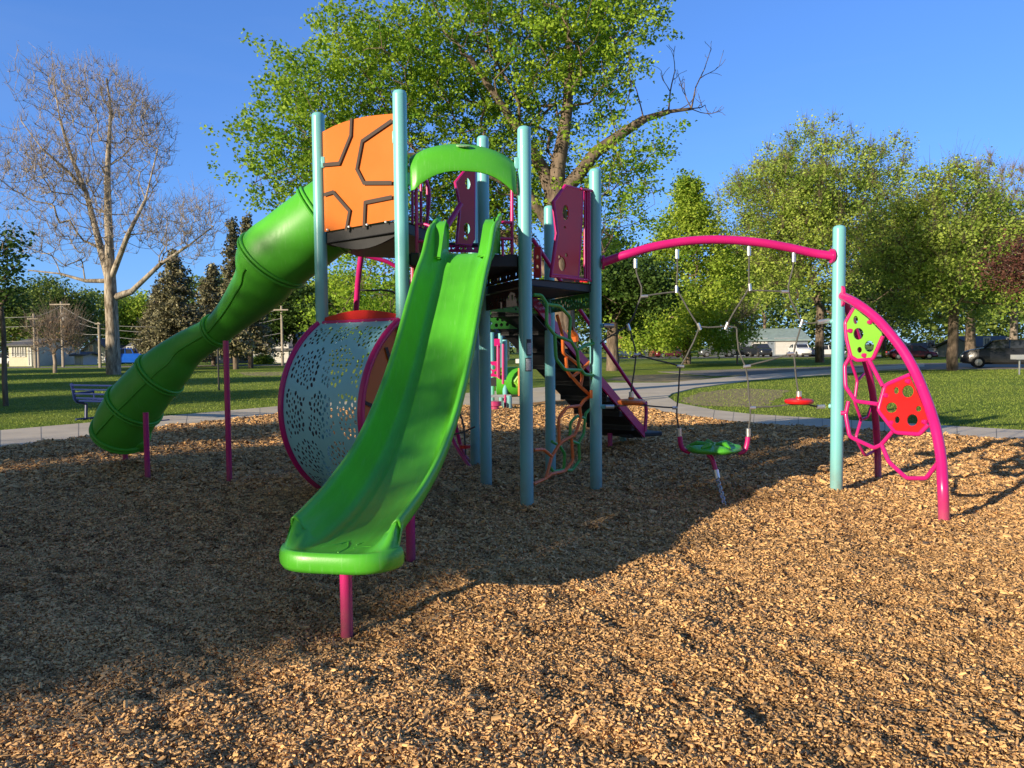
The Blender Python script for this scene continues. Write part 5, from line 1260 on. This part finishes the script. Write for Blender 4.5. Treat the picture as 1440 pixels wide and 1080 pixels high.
# ---------------------------------------------------------------- arch beam and rope net
cn = lambda x, y: (840+x/2.571, 320+y/2.571)
yN = 8.05
beam = pipe('arch_beam', [at(846, 370, 8.09), at(868, 362, 8.08), at(*cn(120, 93), yN), at(*cn(200, 70), yN), at(*cn(300, 52), yN), at(*cn(400, 44), yN), at(*cn(500, 46), yN), at(*cn(600, 56), yN), at(*cn(700, 74), yN), at(*cn(780, 92), yN), at(1171, 360, 8.0)], .045, sm=5, seg=16)
MB().lathe(at(1170, 360, 8.0)+Vector((-.0, 0, 0)), [(0, -.012), (.075, -.012), (.075, .012), (0, .012)], 16, 'x').build('flange', M['pink'], beam)
MB().lathe(at(848, 369, 8.08), [(0, -.012), (.075, -.012), (.075, .012), (0, .012)], 16, 'x').build('flange', M['pink'], beam)
NET = MB(); ferr = []; nodes = []
def rope(pts, dy=0, sag=.0):
    P_ = [at(*cn(*q), yN+(q[2] if len(q) > 2 else 0)) if False else at(*cn(q[0], q[1]), yN+dy+(q[2] if len(q) > 2 else 0)) for q in pts]
    out = []
    for i in range(len(P_)-1):
        a, c = P_[i], P_[i+1]; L = (c-a).length; side = Vector((c.z-a.z, 0, a.x-c.x)).normalized() if L > 0 else Vector((0, 0, 0))
        for k in range(6):
            t = k/6; out.append(a.lerp(c, t)+side*(.012*L*math.sin(PI*t)*(1 if i % 2 else -1)))
    out.append(P_[-1]); NET.tube(out, .0085, 7)
rope([(137, 130), (142, 165), (160, 215), (158, 250), (135, 310), (113, 350), (125, 395), (140, 455)]); rope([(140, 455), (130, 540), (122, 600)])
rope([(158, 250), (285, 232)]); rope([(288, 105), (290, 160), (286, 222)])
rope([(286, 222), (325, 290), (368, 358), (400, 361), (464, 356)]); rope([(548, 95), (548, 150), (550, 215)]); rope([(550, 215), (510, 280), (466, 356)])
rope([(550, 228), (678, 232)]); rope([(710, 120), (705, 155), (690, 215), (695, 250), (718, 300), (738, 345)]); rope([(738, 345), (725, 395), (710, 455), (716, 520), (728, 600)])
rope([(368, 362), (345, 420), (325, 460), (300, 502), (295, 570), (288, 650), (288, 690), (296, 740)]); rope([(140, 460), (180, 470), (240, 485), (300, 502)])
rope([(505, 395), (510, 440), (535, 502), (545, 560), (553, 650), (553, 690), (546, 740)]); rope([(535, 502), (600, 485), (700, 455)])
rope([(504, 365), (505, 395)]); rope([(466, 356), (504, 362)])
rope([(35, 650), (75, 645), (120, 640), (200, 646), (288, 651)]); rope([(553, 651), (620, 648), (690, 640), (760, 640), (800, 648)])
rope([(738, 345), (775, 346), (805, 341)]); rope([(5, 425), (35, 400), (62, 385), (100, 360)])
net = NET.build('rope_net', M['rope'], PS)
def fer(x, y, dx, dy_, ln=10, r=.017):
    c = Vector(cn(x, y)); d = Vector((dx, dy_)).normalized()*ln/2; a, b_ = at(c.x-d.x, c.y-d.y, yN), at(c.x+d.x, c.y+d.y, yN)
    MB().tube([a, b_], r, 10).build('ferrule', M['alu'], net)
for q in ((137, 130, 0, 1, 13, .02), (288, 96, 0, 1, 13, .02), (548, 85, 0, 1, 13, .02), (710, 108, 0, 1, 13, .02), (170, 249, 1, -.05), (286, 223, 0, 1), (551, 216, .1, 1), (678, 232, 1, 0), (113, 360, .3, 1), (368, 358, .4, 1), (467, 356, -.4, 1), (738, 346, -.3, 1),
          (300, 502, 1, .05), (541, 502, 1, -.1), (140, 460, 1, .2, 6), (698, 456, 1, -.1), (280, 652, 1, 0, 7), (562, 652, 1, 0, 8), (296, 740, 0, 1, 11, .024), (546, 741, 0, 1, 11, .024), (123, 607, 0, 1, 10, .026), (729, 606, 0, 1, 11, .028), (808, 648, 1, -.05, 11, .022), (42, 355, 1, .02, 14, .022), (818, 340, 1, -.15, 16, .026), (45, 648, 1, 0, 12, .022)):
    fer(*q)
for (px, py, pp_, oo) in ((1168, 452, Hp, oH), (1166, 571, Hp, oH), (849, 458, Fp, oF), (851, 572, Fp, oF)):
    a = at(px, py, yN); MB().tube([Vector((pp_.x, pp_.y, a.z)), a], .024, 10).build('rope_bracket', M['teal'], oo)
for (x, y, m) in ((122, 630, 'orpipe'), (729, 628, 'red')):
    c = at(*cn(x, y), yN); MB().lathe(c, [(0, -.03), (.08, -.032), (.135, -.022), (.148, 0), (.14, .018), (.10, .028), (.03, .03), (.03, .05), (0, .05)], 28).build('disc_seat', M[m], net)
# green leaf-like seat slung in pink sleeves
sc_ = at(*cn(418, 800), yN); b = MB()
prof = [(0, -.035), (.15, -.045), (.235, -.03), (.262, 0), (.25, .02), (.20, .035), (.1, .04), (0, .042)]
vs = []; sg = 40
for (r, z) in prof:
    for k in range(sg):
        a = 2*PI*k/sg; rr = r*(1+.05*math.cos(5*a+.6)); vs.append(sc_+Vector((rr*math.cos(a)*1.12, rr*math.sin(a)*1.12, z+(.014*math.cos(5*a+.6)+.01*math.cos(9*a))*(r > .08 and z > 0)*r/.2)))
b.add(vs, [(i*sg+k, i*sg+(k+1) % sg, (i+1)*sg+(k+1) % sg, (i+1)*sg+k) for i in range(len(prof)-1) for k in range(sg)])
seat = b.build('pod_seat', M['green'], PS, subsurf=1)
rl = MB()
for k in range(5):
    a = 2*PI*k/5+.2; rl.tube([sc_+Vector((.05*math.cos(a), .05*math.sin(a), .05)), sc_+Vector((.16*math.cos(a+.2), .16*math.sin(a+.2), .055)), sc_+Vector((.24*math.cos(a), .24*math.sin(a), .03))], [.02, .03, .014], 8)
rl.build('raised_vein', M['green'], seat)
pipe('rope_sleeve', [at(*cn(298, 755), yN), at(*cn(302, 785), yN), at(*cn(312, 803), yN), at(*cn(335, 812), yN)], .026, par=seat)
pipe('rope_sleeve', [at(*cn(545, 757), yN), at(*cn(541, 785), yN), at(*cn(532, 806), yN), at(*cn(508, 815), yN)], .026, par=seat)
pipe('rope_sleeve', [at(*cn(400, 822), yN-.1), at(*cn(412, 832), yN-.12), at(*cn(420, 850), yN-.14), at(*cn(428, 878), yN-.16)], .024, par=seat)
MB().tube([at(*cn(428, 876), yN-.16), at(*cn(434, 906), yN-.18)], .03, 10).build('ferrule', M['alu'], seat)
ca, ce = at(*cn(434, 906), yN-.18), gnd(*cn(468, 1030), .02); ch = MB(); n = 13
for k in range(n):
    c = ca.lerp(ce, (k+.5)/n); ax = (ce-ca).normalized(); s1 = ax.cross(Vector((0, 1, 0))).normalized(); s2 = ax.cross(s1); s_ = s1 if k % 2 else s2
    Lk = (ce-ca).length/n*.72; ch.tube([c+ax*(Lk*math.sin(a))+s_*(.021*math.cos(a)) for a in [2*PI*q/12 for q in range(12)]], .0062, 6, closed=True)
ch.build('anchor_chain', M['steel'], seat)

# ---------------------------------------------------------------- pink arched climber at the right end
ca_ = lambda x, y: (1120+x/2.4, 310+y/2.4)
fr_pts = [(155, 255), (200, 278), (260, 322), (310, 375), (360, 440), (400, 510), (430, 580), (455, 650), (472, 710), (488, 800), (494, 900), (497, 980), (498, 1048)]
ztop = 7.95; gF = gnd(*ca_(498, 1045), .02); gB = gnd(*ca_(276, 885), .02)
nF = len(fr_pts); FA = [at(*ca_(*p), ztop+(gF.y-ztop)*min(1, (k/(nF-3))**.75)) for k, p in enumerate(fr_pts)]
FA[-1] = Vector((gF.x, gF.y, -.05)); 
ac = pipe('arch_climber', FA, .045, sm=5, seg=16)
bk_pts = [(165, 275), (185, 330), (215, 420), (240, 500), (255, 570), (265, 650), (272, 740), (275, 820), (276, 885)]
BA = [at(*ca_(*p), ztop+.05+(gB.y-ztop)*min(1, k/6)) for k, p in enumerate(bk_pts)]; BA[-1] = Vector((gB.x, gB.y, -.05))
pipe('rear_arch', BA, .038, sm=5, seg=14, par=ac)
for (x, y, z_) in ((153, 240, .09), (153, 272, .0)): MB().lathe(at(*ca_(x, y), ztop), [(0, -.012), (.06, -.012), (.06, .012), (0, .012)], 12, 'x').build('flange', M['pink'], ac)
def seg3(L, r, dep, par=ac, name='web_bar', closed=False):
    pts = []
    P0 = [at(*ca_(q[0], q[1]), dep(q[0], q[1])) for q in L]
    if closed: return MB().tube(P0, r, 10, closed=True).build(name, M['pink'], par)
    out = [P0[0]]
    for i in range(1, len(P0)-1): out += [P0[i].lerp(P0[i-1], .14), P0[i].lerp(P0[i-1], .03).lerp(P0[i+1], .03), P0[i].lerp(P0[i+1], .14)]
    out.append(P0[-1]); return MB().tube(out, r, 10).build(name, M['pink'], par)
FX = [f[0] for f in fr_pts]; 
def depF(x, y):   # depth of the front surface: on the front arch near it, deeper toward the post
    ys = [q[1] for q in fr_pts]; xs = [q[0] for q in fr_pts]; dp = [p.y for p in FA[:-1]]+[gF.y]
    xa = np.interp(y, ys, xs); da = np.interp(y, ys, dp); return float(da+(ztop-.05-da)*min(1, max(0, (xa-x)/(xa-160+1e-6)))*.75)
depR = lambda x, y: ztop+.35+.5*max(0, (x-160))/110
seg3([(195, 295), (165, 345), (170, 400), (185, 460), (205, 472), (258, 468), (292, 390)], .02, depF)
seg3([(180, 462), (163, 490), (166, 562), (200, 610), (276, 620)], .02, depF)
seg3([(245, 470), (292, 560)], .02, depF)
seg3([(385, 520), (300, 555), (276, 640), (335, 716), (415, 722), (445, 690)], .02, depF)
seg3([(176, 610), (166, 655), (180, 730), (262, 768), (285, 758), (325, 712)], .02, depF)
seg3([(288, 758), (312, 815), (372, 870), (438, 870), (476, 820)], .02, depF)
seg3([(150, 650), (168, 650)], .024, depF)
seg3([(182, 470), (206, 540), (196, 610), (218, 672), (240, 665), (262, 600)], .017, depR)
seg3([(206, 540), (238, 508)], .017, depR); seg3([(218, 672), (200, 735), (232, 795), (276, 770)], .017, depR)
seg3([(172, 290), (180, 380), (178, 460)], .017, depR)
def web_panel(outl, holes, m, lab, nm='web_panel'):
    P3 = [at(*ca_(*q), depF(*q)) for q in outl]; c = sum(P3, Vector())/len(P3)
    e1 = (P3[len(P3)//2]-P3[0]).normalized(); n_ = Vector()
    for i in range(len(P3)): n_ += (P3[i]-c).cross(P3[(i+1) % len(P3)]-c)
    n_.normalize(); e1 = (e1-n_*e1.dot(n_)).normalized(); e2 = n_.cross(e1)
    def proj(x, y):
        d = ray(*ca_(x, y)); o0 = Vector((0, 0, CH)); k = (c-o0).dot(n_)/d.dot(n_); w = o0+d*k-c; return (w.dot(e1), w.dot(e2))
    ol = [proj(*q) for q in outl]; ho = []
    for (x, y, rx, ry) in holes: ho.append([proj(x+rx*math.cos(2*PI*k/18), y+ry*math.sin(2*PI*k/18)) for k in range(18)])
    o = MB().plate(lambda u, v: c+e1*u+e2*v-n_*.006, ol, ho, .013).build(nm, M[m], ac, smooth=False); o['label'] = lab
    for q in outl[::2]:
        w = at(*ca_(q[0]+(sum(a for a, _ in outl)/len(outl)-q[0])*.08, q[1]+(sum(b_ for _, b_ in outl)/len(outl)-q[1])*.08), 1); 
    return o
web_panel([(199, 298), (240, 330), (288, 378), (290, 392), (258, 464), (205, 468), (188, 458), (174, 400), (171, 348)], [(201, 336, 8, 14), (210, 383, 17, 20), (247, 425, 16, 19), (214, 437, 8, 10)], 'lime', 'lime green panel with four round holes near the post')
web_panel([(382, 526), (408, 580), (444, 668), (440, 690), (412, 716), (338, 711), (282, 640), (304, 560)], [(338, 574, 9, 12), (377, 577, 20, 21), (322, 632, 19, 18), (413, 636, 10, 10), (341, 673, 9, 12), (392, 674, 19, 20)], 'red', 'red panel with six round holes low on the arch')
for (x, y) in ((247, 343), (181, 372), (228, 455), (376, 543), (300, 590), (320, 683), (432, 680)):
    p = at(*ca_(x, y), depF(x, y)-.02); MB().lathe(p, [(0, -.02), (.022, -.015), (.022, .015), (0, .02)], 10, 'y').build('panel_clip', M['pink'], ac)

# ================================================================== smaller play structure behind
P2 = empty('small_play_structure', (gnd(712, 580).x, 18.8, 0), 'small pink and teal toddler play structure seen between the posts behind', 'play structure')
c7 = lambda x, y: (640+x/6.75, 460+y/6.75)
def q7(x, y, d): return at(*c7(x, y), d)
for (x, y0_, d, m, r) in ((430, 60, 19.5, 'teal', .063), (470, 120, 19.0, 'teal', .063), (515, 650, 18.6, 'teal', .063), (345, 50, 19.4, 'teal', .063)):
    t = q7(x, y0_, d); MB().tube([(t.x, d, 0), (t.x, d, t.z)], r, 12).build('post', M[m], P2)
for (x, y0_, y1_, d) in ((405, 170, 480, 18.8), (420, 150, 490, 18.9), (455, 160, 540, 18.7), (475, 640, 790, 18.7), (640, 640, 780, 18.9)):
    MB().tube([q7(x, y0_, d), q7(x, y1_, d)], .03, 8).build('rail', M['pink'], P2)
def pan(x0, y0_, x1, y1_, d, m, nm, ho=()):
    a, c = q7(x0, y1_, d), q7(x1, y0_, d); MB().plate(frame(Vector((a.x, d, a.z)), Vector((1, 0, 0))), [(0, 0), (c.x-a.x, 0), (c.x-a.x, c.z-a.z), (0, c.z-a.z)], [oval(((c.x-a.x)*u, (c.z-a.z)*v), r, r) for u, v, r in ho], .02).build(nm, M[m], P2, smooth=False)
pan(300, 325, 405, 470, 18.9, 'pink', 'barrier_panel', [(.3, .3, .05), (.6, .6, .06), (.8, .25, .04), (.3, .75, .04)]); pan(370, 110, 425, 180, 18.8, 'pink', 'name_panel'); pan(300, 640, 530, 668, 18.7, 'greysid', 'deck'); pan(300, 480, 465, 560, 19.0, 'deck', 'skirt'); pan(480, 640, 620, 650, 19.0, 'deck', 'deck')
MB().lathe(q7(548, 520, 19.3), [(0, -.45), (.36, -.4), (.38, 0), (.36, .4), (0, .45)], 20, 'x').build('crawl_tunnel', M['green'], P2)
b = MB()
for a_, c_ in (((600, 470), (565, 520)), ((600, 475), (600, 550)), ((565, 520), (598, 555))): b.tube([q7(*a_, 18.8), q7(*c_, 18.8)], .04, 6)
b.build('leaf_handle', M['lime'], P2); MB().tube([q7(612, 390, 18.7), q7(612, 650, 18.7)], .04, 8).build('rail', M['orpipe'], P2)
st = gnd(*c7(378, 815), .02); MB().lathe((st.x, st.y, .0), [(.10, 0), (.10, .18), (.16, .2), (.16, .3), (0, .32)], 16).build('stool', M['pink'], P2)
MB().lathe(q7(612, 322, 18.9), [(0, -.06), (.1, -.05), (.1, .05), (0, .06)], 12).build('post_cap', M['white'], P2)
